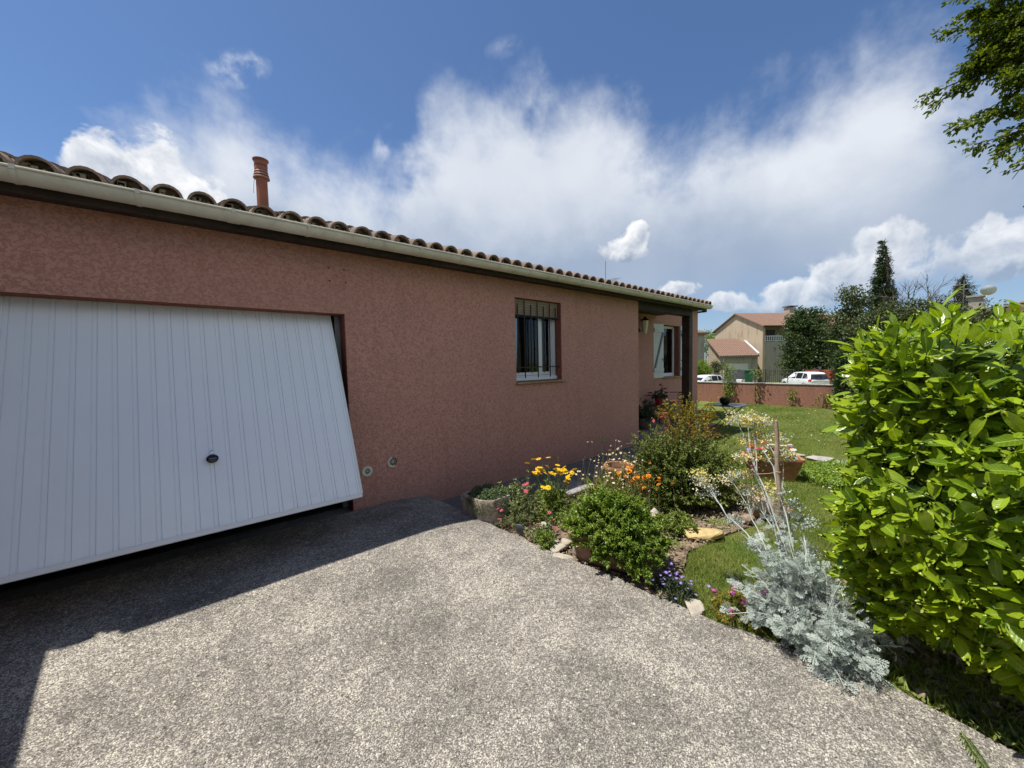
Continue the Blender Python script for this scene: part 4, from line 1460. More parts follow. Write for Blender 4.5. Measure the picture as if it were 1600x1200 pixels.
MB().tube([(-1.5, 3.0, 5.0), (-1.5, 3.0, 6.6)], .04, 5).build('dish_mast', M['far_white'], dro)
mb = MB().tube([(-1.3, 3.9, 5.6), (-1.3, 3.9, 7.5)], .03, 5).tube([(-1.3, 3.5, 7.2), (-1.3, 4.3, 7.2)], .02, 4).tube([(-1.3, 3.7, 6.9), (-1.3, 4.1, 6.9)], .02, 4)
mb.build('aerial', M['grey_steel'], dro)

# ---- fence, screen wall, bin, boards, brick wall
fe = thing('iron_fence', 'dark iron railing fence in front of the far houses', 'fence', (42.0, 13.0, -1.3))
A = Vector((40.6, 18.2, 0)); B = Vector((43.25, 9.75, 0))
mb = MB()
for z in (-1.0, .15, .50):
    mb.tube([A + Vector((0, 0, z)), B + Vector((0, 0, z))], .022, 4)
mb.build('rail', M['fence_iron'], fe)
nb = 56
for k in range(nb + 1):
    p = A.lerp(B, k / nb)
    big_ = (k % 14 == 0)
    mb = MB().tube([p + Vector((0, 0, -1.3)), p + Vector((0, 0, .56))], .055 if big_ else .016, 5)
    mb.build('post' if big_ else 'bar', M['fence_iron'], fe)
sw = MB()
sw.prism([(40.15, 14.35), (40.3, 14.4), (41.0, 12.5), (40.85, 12.45)], -1.35, .50)
tag(recenter(sw.build('screen_wall', M['block_grey'])), 'dark grey block wall before the far garage door', 'wall')
bn = thing('wheelie_bin', 'green wheeled rubbish bin beside the dark grey block wall', 'bin', (39.6, 12.4, -1.3), R(20), local=True)
MB().add([(-.25, -.25, .1), (.25, -.25, .1), (.25, .25, .1), (-.25, .25, .1), (-.33, -.33, 1.75), (.33, -.33, 1.75), (.33, .33, 1.75), (-.33, .33, 1.75)], [(0, 3, 2, 1), (0, 1, 5, 4), (1, 2, 6, 5), (2, 3, 7, 6), (3, 0, 4, 7), (4, 5, 6, 7)]).build('body', M['bin_green'], bn)
MB().cbox(-.37, .37, -.37, .37, 1.752, 1.90, .04).build('lid', M['bin_green'], bn)
MB().lathe((-.2, .26, .12), [(.12, -.05), (.12, .05)], 12, 'x', True).build('wheel', M['tyre'], bn)
for (x, y, w, h, lab) in ((39.9, 13.25, .5, .95, 'white metre box standing left of the green bin'), (39.95, 12.62, .7, .92, 'cream metre box close by the green bin')):
    o = MB().cbox(x - .15, x + .15, y - w / 2, y + w / 2, -1.3, -1.3 + h, .02).box(x - .165, x - .149, y - w / 2 + .06, y + w / 2 - .06, -1.3 + .1, -1.3 + h - .1).build('meter_box', M['far_white'] if 'white' in lab else M['coping'])
    tag(recenter(o), lab, 'meter box')
bw = thing('brick_wall', 'stacked red brick wall corner to the right of the white hatchback', 'wall', (44.6, 8.0, -1.3))
mb = MB(); mb.box(44.60, 44.9, 7.32, 9.1, -1.3, .42); mb.box(44.9, 46.6, 7.32, 7.6, -1.3, .42)
mb.build('wall_core', M['mortar'], bw)
bmn = MB().cbox(0, .10, 0, .44, 0, .17, .012).mesh('brick'); bmn.materials.append(M['red_brick'])
bmx = MB().cbox(0, .44, 0, .10, 0, .17, .012).mesh('brick'); bmx.materials.append(M['red_brick'])
for r_ in range(10):
    z = -1.44 + r_ * .188
    if z < -.95:
        continue
    off = .23 if r_ % 2 else 0
    for k in range(4):
        o = link('brick', bmn, None, bw); o.location = Vector((44.52, 7.23 + off * .5 + k * .46, z)) - OFS[bw.name]
        o = link('brick', bmx, None, bw); o.location = Vector((44.64 + off * .5 + k * .46, 7.23, z)) - OFS[bw.name]
o = MB().cbox(45.4, 45.8, 8.15, 8.95, .1, .72, .03).box(45.37, 45.405, 8.25, 8.85, .2, .62).build('air_unit', M['far_white'])
tag(recenter(o), 'white box unit behind the red brick wall', 'box')
mb = MB(); mb.box(45.4, 45.8, 8.15, 8.95, -1.3, .098)
o = mb.build('unit_plinth', M['block_grey']); tag(recenter(o), 'grey plinth under the white box unit behind the brick wall', 'plinth')


# ---- cars
def car(name, label, loc, rot):
    c = thing(name, label, 'car', loc, rot, 'white cars parked across the road', local=True)
    # stations along x: x, half width low, half width belt, half width roof, z sill, z belt, z top
    st = [(-2.00, .62, .70, .60, .48, .72, .80), (-1.93, .76, .80, .60, .30, .80, .98), (-1.72, .80, .83, .62, .26, .92, 1.34), (-1.50, .82, .84, .64, .24, .92, 1.455),
          (-1.0, .83, .85, .66, .22, .91, 1.50), (-.3, .84, .85, .66, .22, .90, 1.505), (.25, .84, .85, .65, .22, .89, 1.46), (.62, .84, .85, .62, .22, .88, 1.30), (1.05, .83, .84, .68, .22, .88, 1.00),
          (1.35, .82, .82, .66, .24, .84, .93), (1.75, .78, .78, .60, .28, .74, .82), (2.0, .62, .66, .50, .36, .60, .66)]
    mb = MB()
    rings = []
    for (x, wl, wb, wt, zs, zb_, zt) in st:
        mid = zs + (zb_ - zs) * .55
        ring = [(x, -wl, zs), (x, -wb - .015, mid), (x, -wb, zb_), (x, -wt, zt - .03), (x, -wt * .8, zt), (x, wt * .8, zt), (x, wt, zt - .03), (x, wb, zb_), (x, wb + .015, mid), (x, wl, zs)]
        rings.append(len(mb.v)); mb.v += ring
    for a, b_ in zip(rings[:-1], rings[1:]):
        for k in range(10):
            mb.f.append((a + k, a + (k + 1) % 10, b_ + (k + 1) % 10, b_ + k))
    mb.f.append(tuple(range(rings[0], rings[0] + 10))); mb.f.append(tuple(range(rings[-1], rings[-1] + 10))[::-1])
    body = mb.build('body', M['car_paint'], c, smooth=True)

    def interp(x):
        X = [s[0] for s in st]
        return [float(np.interp(x, X, [s[i] for s in st])) for i in range(1, 7)]

    def side_pt(x, t, sg):
        wl, wb, wt, zs, zb_, zt = interp(x)
        zt -= .03
        return Vector((x, sg * (wb + (wt - wb) * t + .006), zb_ + (zt - zb_) * t))
    wins = [[(-1.70, .10), (-1.05, .06), (-1.05, .90), (-1.42, .86)], [(-.97, .06), (-.22, .06), (-.22, .90), (-.97, .92)], [(-.14, .06), (.86, .08), (.30, .90), (-.14, .90)]]
    for sg in (-1, 1):
        for w in wins:
            p = [side_pt(x, t, sg) for x, t in w]
            q = []
            for i in range(4):           # subdivide edges so the pane follows the side
                for k in range(3):
                    a_ = w[i]; b_ = w[(i + 1) % 4]
                    q.append(side_pt(a_[0] + (b_[0] - a_[0]) * k / 3, a_[1] + (b_[1] - a_[1]) * k / 3, sg))
            MB().add([tuple(v) for v in q], [tuple(range(12)) if sg < 0 else tuple(range(12))[::-1]]).build('side_window', M['car_glass'], c)
        MB().cbox(-.72, -.54, sg * .864 - .014, sg * .864 + .014, .80, .83, .006).build('door_handle', M['car_paint'], c)
        MB().cbox(.12, .30, sg * .864 - .014, sg * .864 + .014, .79, .82, .006).build('door_handle', M['car_paint'], c)
        MB().cbox(.72, .88, min(sg * .86, sg * 1.02), max(sg * .86, sg * 1.02), .90, 1.04, .03).build('mirror', M['black_plastic'], c)
        MB().add([(-1.965, sg * .80, .72), (-1.84, sg * .85, .70), (-1.80, sg * .852, .84), (-1.88, sg * .79, .92), (-1.962, sg * .70, .88), (-1.995, sg * .70, .74)], [(0, 1, 2, 3), (0, 3, 4, 5)]).build('tail_light', M['tail_red'], c)
        for x in (-1.25, 1.28):
            w = MB().lathe((x, sg * .80, .30), [(.20, -.09), (.29, -.09), (.305, -.05), (.305, .05), (.29, .09), (.20, .09)], 20, 'y').build('tyre', M['tyre'], c, smooth=True)
            MB().lathe((x, sg * .80, .30), [(.001, -.07 if sg > 0 else .07), (.20, -.085 if sg > 0 else .085)], 14, 'y').build('rim', M['chrome'], w)
    # rear window follows the tail
    q = []
    for t in (0, 1):
        for k in range(9):
            u = -1 + 2 * k / 8
            if t == 0:
                q.append((-1.985 + .05 * u * u - .012, u * .74, .90))
            else:
                q.append((-1.775 + .05 * u * u - .02, u * .60, 1.33))
    MB().add(q, [(k, k + 1, 10 + k, 9 + k) for k in range(8)]).build('rear_window', M['car_glass'], c, smooth=True)
    MB().lathe((-1.99, 0, .82), [(.05, .0), (.04, .015), (.001, .016)], 12, 'x').build('badge', M['chrome'], c)
    MB().box(-2.012, -1.99, -.26, .26, .52, .63).build('number_plate', M['far_white'], c)
    MB().add([(.66, -.58, 1.285), (.66, .58, 1.285), (1.10, .66, 1.005), (1.10, -.66, 1.005)], [(3, 2, 1, 0)]).build('windscreen', M['car_glass'], c)
    return c


car('parked_car', 'white hatchback seen from behind above the low wall, red tail lamp', (41.2, 8.55, -1.13), R(12.0 + 33.0))
car('parked_car', 'white car partly hidden behind the porch end, only roof and glass showing', (39.0, 16.2, -1.42), R(160))
# ================================================================== VEGETATION
def stems_curve(p0, p1, sag=0.0, n=5, wig=0.0):
    p0, p1 = np.array(p0, float), np.array(p1, float)
    t = np.linspace(0, 1, n)[:, None]
    c = p0 + (p1 - p0) * t
    L = np.linalg.norm(p1 - p0)
    c[:, 2] += sag * L * (t[:, 0] * (1 - t[:, 0])) * 4
    if wig:
        c[1:-1] += rng.normal(0, wig * L, (n - 2, 3))
    return c


def bush(parent, base, tips, leaf, tmpl, mat, n_per, stem_r=.003, stemmat=None, tmin=.25, sag=.08, up=.35, name='foliage', stem_name='stems', spread=.0, out=0.6):
    """stems from base to each tip, with leaves along them"""
    mb = MB()
    P, A, Nn = [], [], []
    base = np.array(base, float)
    for tip in tips:
        b0 = base + np.append(rng.normal(0, spread, 2), 0)
        c = stems_curve(b0, tip, sag, 5, .02)
        if stemmat is not None:
            mb.tube([tuple(q) for q in c], np.linspace(stem_r, stem_r * .4, len(c)).tolist(), 4, cap=False)
        k = n_per
        t = rng.uniform(tmin, 1.0, k) ** .85
        seg = np.minimum((t * 4).astype(int), 3)
        f = t * 4 - seg
        pos = c[seg] * (1 - f[:, None]) + c[seg + 1] * f[:, None]
        d = unit(c[seg + 1] - c[seg])
        rad = rdir(k, 0.0)
        ax = unit(rad * 1.0 + d * out + np.array([0, 0, .15]))
        nr = unit(np.array([0, 0, 1.0]) * up * 2 + rdir(k) * .7 + d * .3)
        P.append(pos); A.append(ax); Nn.append(nr)
    P, A, Nn = np.concatenate(P), np.concatenate(A), np.concatenate(Nn)
    if stemmat is not None:
        mb.build(stem_name, stemmat, parent)['kind'] = 'stuff'
    o = scatter(name, mat, parent, tmpl, P, A, Nn, leaf * rng.uniform(.6, 1.2, len(P)), stuff=True)
    return o


def dome_tips(c, rx, ry, rz_, n, zmin=0.15, fill=0.55, jit=.11):
    d = rdir(n * 3)
    d = d[d[:, 2] > zmin - .35][:n]
    r = rng.uniform(fill, 1.0, len(d)) ** .6
    r = r * np.exp(rng.normal(0, jit, len(d)))
    p = d * r[:, None] * np.array([rx, ry, rz_])
    p[:, 2] = np.maximum(p[:, 2], zmin * rz_)
    return p + np.array(c)


def flower_mesh(name, petals, size, tmpl, pmat, cmat, cup=.35, cr=.22, double=False):
    me_list = []
    n = petals
    P, A, Nn, S_ = [], [], [], []
    for lay in range(2 if double else 1):
        for k in range(n):
            t = 2 * math.pi * (k + lay * .5) / n + random.uniform(-.1, .1)
            cu = cup + lay * .5
            P.append((0, 0, lay * .05 * size)); A.append((math.cos(t), math.sin(t), cu)); Nn.append((-math.cos(t) * cu, -math.sin(t) * cu, 1)); S_.append(size * (1 - .25 * lay))
    me = scatter_mesh(name, tmpl, np.array(P), np.array(A), np.array(Nn), np.array(S_))
    me.materials.append(pmat)
    me.materials.append(cmat)
    # centre button
    bm = bmesh.new(); bm.from_mesh(me)
    r_ = bmesh.ops.create_icosphere(bm, subdivisions=1, radius=size * cr)
    for v in r_['verts']:
        v.co.z = v.co.z * .6 + size * .06
    vs = set(r_['verts'])
    for f in bm.faces:
        if all(v in vs for v in f.verts):
            f.material_index = 1
    bm.to_mesh(me); bm.free()
    return me


PETAL = template([0, .35, .75, 1], [.06, .26, .34, .10], .05, .25)


def put_flowers(parent, meshes, pts, name='flower', tilt=.5, smin=.8, smax=1.2, face=None):
    for p in pts:
        o = link(name, random.choice(meshes), None, parent)
        o.location = Vector(p) - OFS[parent.name]
        o.rotation_euler = (random.uniform(-tilt, tilt), random.uniform(-tilt, tilt), random.uniform(0, 6.28))
        s = random.uniform(smin, smax)
        o.scale = (s, s, s)


def stone(name, label, cat, loc, size, mat, rot=0.0, tilt=(0, 0), seed=0, group=None, flat=False):
    bm = bmesh.new()
    rs = np.random.default_rng(seed)
    q_ = rs.normal(size=(26, 3))
    q_ = np.clip(q_ / np.linalg.norm(q_, axis=1, keepdims=True) * 1.25, -rs.uniform(.75, 1, (26, 3)), rs.uniform(.75, 1, (26, 3)))
    for p in q_:
        bm.verts.new(p)
    bmesh.ops.convex_hull(bm, input=bm.verts[:])
    for v in [v for v in bm.verts if not v.link_faces]:
        bm.verts.remove(v)
    bmesh.ops.bevel(bm, geom=bm.edges[:], offset=.07, segments=1, affect='EDGES')
    for v in bm.verts:
        v.co.x *= size[0] / 2; v.co.y *= size[1] / 2; v.co.z = v.co.z * size[2] / 2 + size[2] * .42
    me = bpy.data.meshes.new(name)
    bm.to_mesh(me); bm.free()
    me.shade_smooth()
    me.set_sharp_from_angle(angle=R(35))
    o = link(name, me, mat)
    o.location = loc
    o.rotation_euler = (tilt[0], tilt[1], rot)
    tag(o, label, cat, group)
    return o


# ---- lawn blades
def grass_patch(patches, keep, base=-.034):
    X, Y, H_, W_ = [], [], [], []
    for (n, x0, x1, y0, y1, h, w) in patches:
        x = rng.uniform(x0, x1, n); y = rng.uniform(y0, y1, n)
        k = keep(x, y)
        X.append(x[k]); Y.append(y[k]); H_.append(np.full(k.sum(), h)); W_.append(np.full(k.sum(), w))
    x, y, h, w = map(np.concatenate, (X, Y, H_, W_))
    n = len(x)
    ax = np.stack([rng.normal(0, .5, n), rng.normal(0, .5, n), np.ones(n)], 1)
    nr = rdir(n)
    nr[:, 2] *= .2
    P = np.stack([x, y, np.full(n, base)], 1)
    patch = .75 + .25 * np.sin(x * 2.3 + np.sin(y * 1.7) * 2) * np.sin(y * 2.9 - x * .6)
    size = h * rng.uniform(.5, 1.25, n) * patch
    r_ = np.clip(.42 + .4 * np.sin(x * 1.1 + y * .8) * np.sin(y * 1.9 + 1) + rng.normal(0, .28, n), 0, 1)
    return scatter_mesh('grass', BLADE, P, ax, nr, size, rnd=r_, wmul=w)


bedp = np.array(bed_poly)


def keep_lawn(x, y):
    ex = np.interp(y, [a for a, b in EDGE], [b for a, b in EDGE])
    k = x > ex + .02
    # keep off the bed, the porch and the walk
    inb = np.array([in_poly(a, b, bed_poly) for a, b in zip(x, y)])
    k &= ~inb
    k &= ~((y > 3.05) & (x < 6.7)) & ~((y > 3.6) & (x < 9.6)) & ~(y > 4.95)
    k &= ~((x > 2.5) & (y < -.15 - (x - 2.5) * .0) & (x < 6.5) & (rng.random(len(x)) < .75))
    return k


o = link('grass', grass_patch(((130000, 2.35, 5.6, -.9, 3.0, .062, 1.15), (115000, 5.6, 9.5, -.6, 4.9, .055, 1.7), (115000, 9.5, 15.6, -.5, 7.5, .052, 2.6)), keep_lawn), M['grass_blade'])
o['kind'] = 'stuff'
tag(o, 'short mown green grass of the lawn', 'grass')
# dry thatch
me = grass_patch(((34000, 2.4, 15.5, -.6, 7, .042, 1.8),), keep_lawn)
o = link('grass_thatch', me, M['dry_grass']); o['kind'] = 'stuff'
tag(o, 'dry straw coloured blades mixed into the lawn', 'grass')

n = 260
x = rng.uniform(3.0, 14.5, n); y = rng.uniform(-.3, 5.5, n)
k = keep_lawn(x, y)
x, y = x[k], y[k]
o = scatter('daisies', M['petal_white'], None, ROUND, np.stack([x, y, rng.uniform(.0, .02, len(x))], 1), rdir(len(x)) * np.array([1, 1, .1]), rdir(len(x), 2), rng.uniform(.02, .034, len(x)), stuff=True)
tag(o, 'tiny white daisies dotted over the lawn', 'daisies')

# ---- mulch and little stones on the bed
n = 9000
x = rng.uniform(2.2, 5.5, n); y = rng.uniform(1.2, 3.2, n)
k = np.array([in_poly(a, b, bed_poly) for a, b in zip(x, y)])
x, y = x[k], y[k]
P = np.stack([x, y, rng.uniform(-.01, .012, len(x))], 1)
o = scatter('mulch', M['mulch'], None, DIA, P, rdir(len(x)) * np.array([1, 1, .25]), rdir(len(x), 1.2), rng.uniform(.012, .045, len(x)), stuff=True)
tag(o, 'dry mulch and chippings strewn over the flower bed', 'mulch')

# ---- stone trough with succulents
tr = thing('stone_trough', 'weathered pale stone trough with a mat of small succulents at the walk end', 'planter', (2.3, 3.12, 0))
foot = [(2.115, 3.34), (2.13, 3.06), (2.225, 2.955), (2.43, 2.965), (2.52, 3.10), (2.50, 3.36)]
cc_ = np.array([2.32, 3.15])
mb = MB()
def ringz(s, z, jit=.006):
    return [(cc_[0] + (a - cc_[0]) * s + random.uniform(-jit, jit), cc_[1] + (b_ - cc_[1]) * s + random.uniform(-jit, jit), z) for a, b_ in sub]
sub = []
for i in range(6):
    a, b_ = foot[i], foot[(i + 1) % 6]
    for k in range(4):
        sub.append((a[0] + (b_[0] - a[0]) * k / 4, a[1] + (b_[1] - a[1]) * k / 4))
levels = [(1.0, 0.0), (1.03, .05), (1.05, .12), (1.08, .19), (1.09, .255), (1.05, .27), (.93, .268), (.90, .22)]
for s, z in levels:
    mb.v += ringz(s, z + .012)
N_ = len(sub)
for l in range(len(levels) - 1):
    for k in range(N_):
        mb.f.append((l * N_ + k, l * N_ + (k + 1) % N_, (l + 1) * N_ + (k + 1) % N_, (l + 1) * N_ + k))
mb.f.append(tuple(range((len(levels) - 1) * N_, len(levels) * N_)))
mb.build('trough', M['trough_stone'], tr, smooth=True)
n = 5200
t = rng.uniform(0, 2 * math.pi, n); r = np.sqrt(rng.uniform(0, 1, n))
x = cc_[0] + r * .245 * np.cos(t) + .01; y = cc_[1] + r * .235 * np.sin(t)
z = .25 + .075 * (1 - r ** 2) + rng.normal(0, .012, n) + .018 * np.sin(x * 40) * np.sin(y * 37)
spill = (r > .86) & (y < 3.15)
z[spill] -= rng.uniform(0, .12, spill.sum())
scatter('succulents', M['succulent_leaf'], tr, BROAD, np.stack([x, y, z], 1), rdir(n, .55), rdir(n, .8), rng.uniform(.014, .030, n), stuff=True)

# ---- pinks in front of and beside the trough
pk_f = [flower_mesh('pink_flower', 5, .021, PETAL, M['petal_pink'], M['petal_red'], .25) for _ in range(2)]
pl = thing('dianthus', 'low grey green plant with bright pink flowers against the stone trough', 'plant', (2.33, 2.86, 0))
tips = np.concatenate([dome_tips((2.36, 2.84, .02), .16, .14, .24, 34), dome_tips((2.48, 2.78, .02), .14, .14, .30, 26)])
bush(pl, (2.40, 2.83, 0), tips, .030, SLIM, M['grey_leaf'], 26, .002, M['dry_stem'], spread=.05)
put_flowers(pl, pk_f, [(2.235, 2.90, .21), (2.21, 2.84, .13), (2.22, 2.79, .07), (2.41, 2.62, .10), (2.25, 2.86, .20)])
pl = thing('pink_shrub', 'small leafy shrub with one raised pink bloom behind the trough', 'shrub', (2.56, 2.95, 0))
tips = dome_tips((2.56, 2.93, .03), .26, .22, .46, 90)
bush(pl, (2.56, 2.95, 0), tips, .036, BROAD, M['grey_leaf'], 26, .003, M['dry_stem'], spread=.05)
put_flowers(pl, pk_f, [(2.35, 2.62, .49), (2.37, 2.61, .50), (2.36, 2.64, .48), (2.42, 2.68, .40)], smin=1.0, smax=1.4)
pl = thing('rock_pink', 'straggling leafy plant with pink flowers among the pale stones', 'plant', (2.45, 2.42, 0))
tips = dome_tips((2.42, 2.48, .0), .15, .15, .2, 30)
bush(pl, (2.44, 2.46, 0), tips, .034, BROAD, M['grey_leaf'], 16, .002, M['green_stem'], spread=.05)
put_flowers(pl, pk_f, [(2.56, 2.50, .20), (2.53, 2.43, .155), (2.50, 2.36, .11), (2.38, 2.48, .14)])
pl = thing('spurge', 'small dark green plant with starry leaves at the edge of the drive', 'plant', (2.33, 2.32, 0))
tips = dome_tips((2.33, 2.31, .0), .10, .10, .17, 22)
bush(pl, (2.33, 2.31, 0), tips, .045, SLIM, M['bush_leaf'], 20, .003, M['green_stem'], spread=.02, tmin=.4)

# ---- yellow daisies
ye_f = [flower_mesh('yellow_flower', 8, .031, PETAL, M['petal_yellow'], M['petal_orange'], .15, .25) for _ in range(2)]
pl = thing('coreopsis', 'clump of yellow daisy flowers on thin stems against the pink wall', 'plant', (2.95, 2.85, 0))
fl_pts = []
for (cx, cy, cz, s, k) in ((3.04, 2.80, .46, .10, 22), (2.92, 2.98, .44, .06, 10), (3.00, 3.12, .50, .12, 6), (3.10, 2.70, .38, .09, 12), (2.76, 2.72, .34, .04, 3)):
    fl_pts += [tuple(np.array((cx, cy, cz)) + rng.normal(0, s * .65, 3) * np.array([1, 1, .6])) for _ in range(k)]
mb = MB()
for p in fl_pts:
    c = stems_curve((2.96 + rng.normal(0, .07), 2.84 + rng.normal(0, .07), 0), (p[0], p[1], p[2] - .003), .03, 5)
    mb.tube([tuple(q) for q in c], .0016, 3, cap=False)
mb.build('flower_stems', M['green_stem'], pl)['kind'] = 'stuff'
put_flowers(pl, ye_f, fl_pts, tilt=.6)
tips = dome_tips((2.90, 2.78, .0), .30, .27, .38, 110)
bush(pl, (2.92, 2.80, 0), tips, .06, SLIM, M['light_leaf'], 20, .002, M['green_stem'], spread=.09)

# ---- orange and cream flowers, seed heads
or_f = [flower_mesh('orange_flower', 8, .034, PETAL, M['petal_orange'], M['petal_yellow'], .2, .25, True) for _ in range(2)]
cr_f = [flower_mesh('cream_flower', 8, .016, PETAL, M['petal_cream'], M['petal_yellow'], .4, .35) for _ in range(2)]
pl = thing('marigold', 'tall wispy marigolds with orange flowers and pale seed heads before the round pot', 'plant', (3.6, 2.35, 0))
fp, sp = [], []
for _ in range(34):
    fp.append((rng.normal(3.68, .16), rng.normal(2.24, .16), rng.uniform(.26, .50)))
for _ in range(13):
    fp.append((rng.normal(3.85, .18), rng.normal(2.1, .22), rng.uniform(.2, .55)))
for _ in range(110):
    sp.append((rng.normal(3.62, .22), rng.normal(2.48, .24), rng.uniform(.22, .60)))
for _ in range(50):
    sp.append((rng.normal(3.95, .2), rng.normal(2.6, .2), rng.uniform(.3, .66)))
mb = MB()
for p in fp + sp:
    c = stems_curve((p[0] + rng.normal(0, .08), p[1] + rng.normal(0, .08), 0), (p[0], p[1], p[2]), 0, 4, .02)
    mb.tube([tuple(q) for q in c], .0014, 3, cap=False)
mb.build('flower_stems', M['dry_stem'], pl)['kind'] = 'stuff'
put_flowers(pl, or_f, fp, tilt=.7, smin=.4, smax=.95)
put_flowers(pl, cr_f, sp, name='seed_head', tilt=.9, smin=.5, smax=1.0)
tips = np.concatenate([dome_tips((3.55, 2.45, 0), .42, .34, .46, 130), dome_tips((3.8, 2.2, 0), .32, .32, .42, 90), dome_tips((3.2, 2.55, 0), .2, .25, .3, 60)])
bush(pl, (3.6, 2.35, 0), tips, .048, SLIM, M['light_leaf'], 20, .0016, M['green_stem'], spread=.18, sag=.0)
pl = thing('day_lily', 'fan of light green strap leaves with one tall bare flower stalk', 'plant', (3.40, 2.50, 0))
n = 26
scatter('leaf_fan', M['light_leaf'], pl, STRAP, np.stack([rng.normal(3.40, .03, n), rng.normal(2.50, .03, n), np.zeros(n)], 1), rdir(n) * np.array([.35, .35, .1]) + np.array([0, 0, 1.]), rdir(n) * np.array([1, 1, .1]), rng.uniform(.25, .42, n))
mb = MB().tube([(3.72, 2.72, 0), (3.715, 2.72, .4), (3.71, 2.72, .66)], [.005, .004, .003], 5)
for k in range(5):
    d = np.array([rng.normal(0, .025), rng.normal(0, .025), rng.uniform(.07, .13)])
    mb.tube([(3.71, 2.72, .655), tuple(np.array([3.71, 2.72, .655]) + d * .7), tuple(np.array([3.71, 2.72, .655]) + d)], [.002, .003, .005], 4)
mb.build('flower_stalk', M['green_stem'], pl)

pl = thing('yarrow', 'light green leafy clump filling the gap behind the terracotta planter', 'plant', (3.08, 2.22, 0))
tips = np.concatenate([dome_tips((3.08, 2.22, 0), .26, .34, .36, 110), dome_tips((2.82, 2.42, 0), .20, .18, .22, 50)])
bush(pl, (3.05, 2.25, 0), tips, .042, BROAD, M['light_leaf'], 20, .002, M['green_stem'], spread=.14)
put_flowers(pl, cr_f, [(3.05 + rng.normal(0, .16), 2.25 + rng.normal(0, .18), rng.uniform(.26, .42)) for _ in range(26)], smin=.8, smax=1.3)

# ---- round clay pot
rp = thing('clay_pot', 'round terracotta pot with rolled rim half hidden behind the orange flowers', 'pot', (4.06, 2.72, 0))
MB().lathe((4.06, 2.72, 0), [(.001, .01), (.11, .01), (.15, .16), (.175, .27), (.185, .275), (.195, .29), (.195, .32), (.185, .335), (.165, .33), (.158, .27), (.001, .26)], 28).build('pot', M['terracotta'], rp, smooth=True)
MB().lathe((4.06, 2.72, 0), [(.157, .272), (.001, .278)], 20).build('earth', M['dark_soil'], rp)

# ---- big bushy terracotta planter
bp = thing('planter_bush', 'dense bright green bush spilling over an oblong terracotta planter by the drive', 'planter', (2.62, 1.76, 0))
def planter(parent, c, L, W, H, rot, mat, taper=.82):
    ca, sa = math.cos(rot), math.sin(rot)
    def q(x, y, z):
        return (c[0] + x * ca - y * sa, c[1] + x * sa + y * ca, c[2] + z)
    mb = MB()
    lv = [(taper, 0), (1, H - .035), (1.04, H - .034), (1.05, H), (.94, H), (.92, H - .05)]
    for s, z in lv:
        a, b_ = L / 2 * s, W / 2 * s
        ch_ = .02
        mb.v += [q(-a + ch_, -b_, z), q(a - ch_, -b_, z), q(a, -b_ + ch_, z), q(a, b_ - ch_, z), q(a - ch_, b_, z), q(-a + ch_, b_, z), q(-a, b_ - ch_, z), q(-a, -b_ + ch_, z)]
    for l in range(len(lv) - 1):
        for k in range(8):
            mb.f.append((l * 8 + k, l * 8 + (k + 1) % 8, l * 8 + 8 + (k + 1) % 8, l * 8 + 8 + k))
    mb.f.append(tuple(range(8))[::-1])
    mb.f.append(tuple(range((len(lv) - 1) * 8, len(lv) * 8)))
    return mb.build('pot', mat, parent)
planter(bp, (2.58, 1.78, 0.0), .66, .34, .23, R(-72), M['old_terracotta'])
tips = np.concatenate([dome_tips((2.61, 1.79, .20), .35, .47, .39, 420, .0, .5, .03), dome_tips((2.50, 1.62, .16), .22, .34, .26, 80, -.2, .6, .05)])
tips[:, 2] -= .05 * (rng.random(len(tips)) < .2)
bush(bp, (2.60, 1.77, .18), tips, .034, BROAD, M['bush_leaf'], 58, .003, M['green_stem'], spread=.10, tmin=.45, up=.5)

# ---- rose shrubs
def shrub(name, label, base, domes, leaf, mat, n_per, accents=(), tmpl=BROAD, bare=None):
    t = thing(name, label, 'shrub', base)
    tips = np.concatenate([dome_tips((c[0], c[1], c[2]), c[3], c[4], c[5], c[6], .05, .5) for c in domes])
    bush(t, base, tips, leaf, tmpl, M[mat], n_per, .005, M['bark'], spread=.12, tmin=.3)
    for (c, rr, n, leaf2, mat2, nm) in accents:
        tp = dome_tips(c, rr[0], rr[1], rr[2], n, .1, .6)
        bush(t, (base[0] * .4 + c[0] * .6, base[1] * .4 + c[1] * .6, c[2] * .5), tp, leaf2, BROAD, M[mat2], 20, .003, M['bark'], name=nm, stem_name=nm + '_stems', spread=.05, tmin=.5)
    return t


sh = shrub('rose_bush', 'large leafy green rose bush with small red buds in the middle of the bed', (4.15, 2.0, 0),
           [(4.1, 2.2, .1, .40, .40, .80, 150), (4.3, 1.85, .1, .42, .40, .78, 150), (3.95, 2.05, .05, .28, .3, .55, 70), (4.55, 1.65, .05, .35, .3, .55, 90), (4.25, 2.05, .45, .5, .5, .5, 90), (3.85, 2.25, .3, .22, .2, .5, 40), (4.65, 1.75, .3, .25, .22, .5, 40)], .034, 'rose_leaf', 66,
           accents=[((4.45, 2.2, .72), (.30, .30, .34), 16, .028, 'bronze_leaf', 'bronze_shoots'), ((4.6, 2.05, .78), (.32, .26, .30), 26, .030, 'yellow_leaf', 'yellow_shoots'), ((4.12, 2.30, .66), (.2, .2, .28), 22, .028, 'light_leaf', 'young_leaves')])
rd_f = [flower_mesh('red_bud', 5, .014, PETAL, M['petal_red'], M['petal_pink'], .9, .3) for _ in range(2)]
pts_ = [(4.35 + rng.normal(0, .28), 2.0 + rng.normal(0, .28), rng.uniform(.5, 1.05)) for _ in range(20)] + [(4.75 + rng.normal(0, .12), 1.5 + rng.normal(0, .12), rng.uniform(.25, .6)) for _ in range(14)]
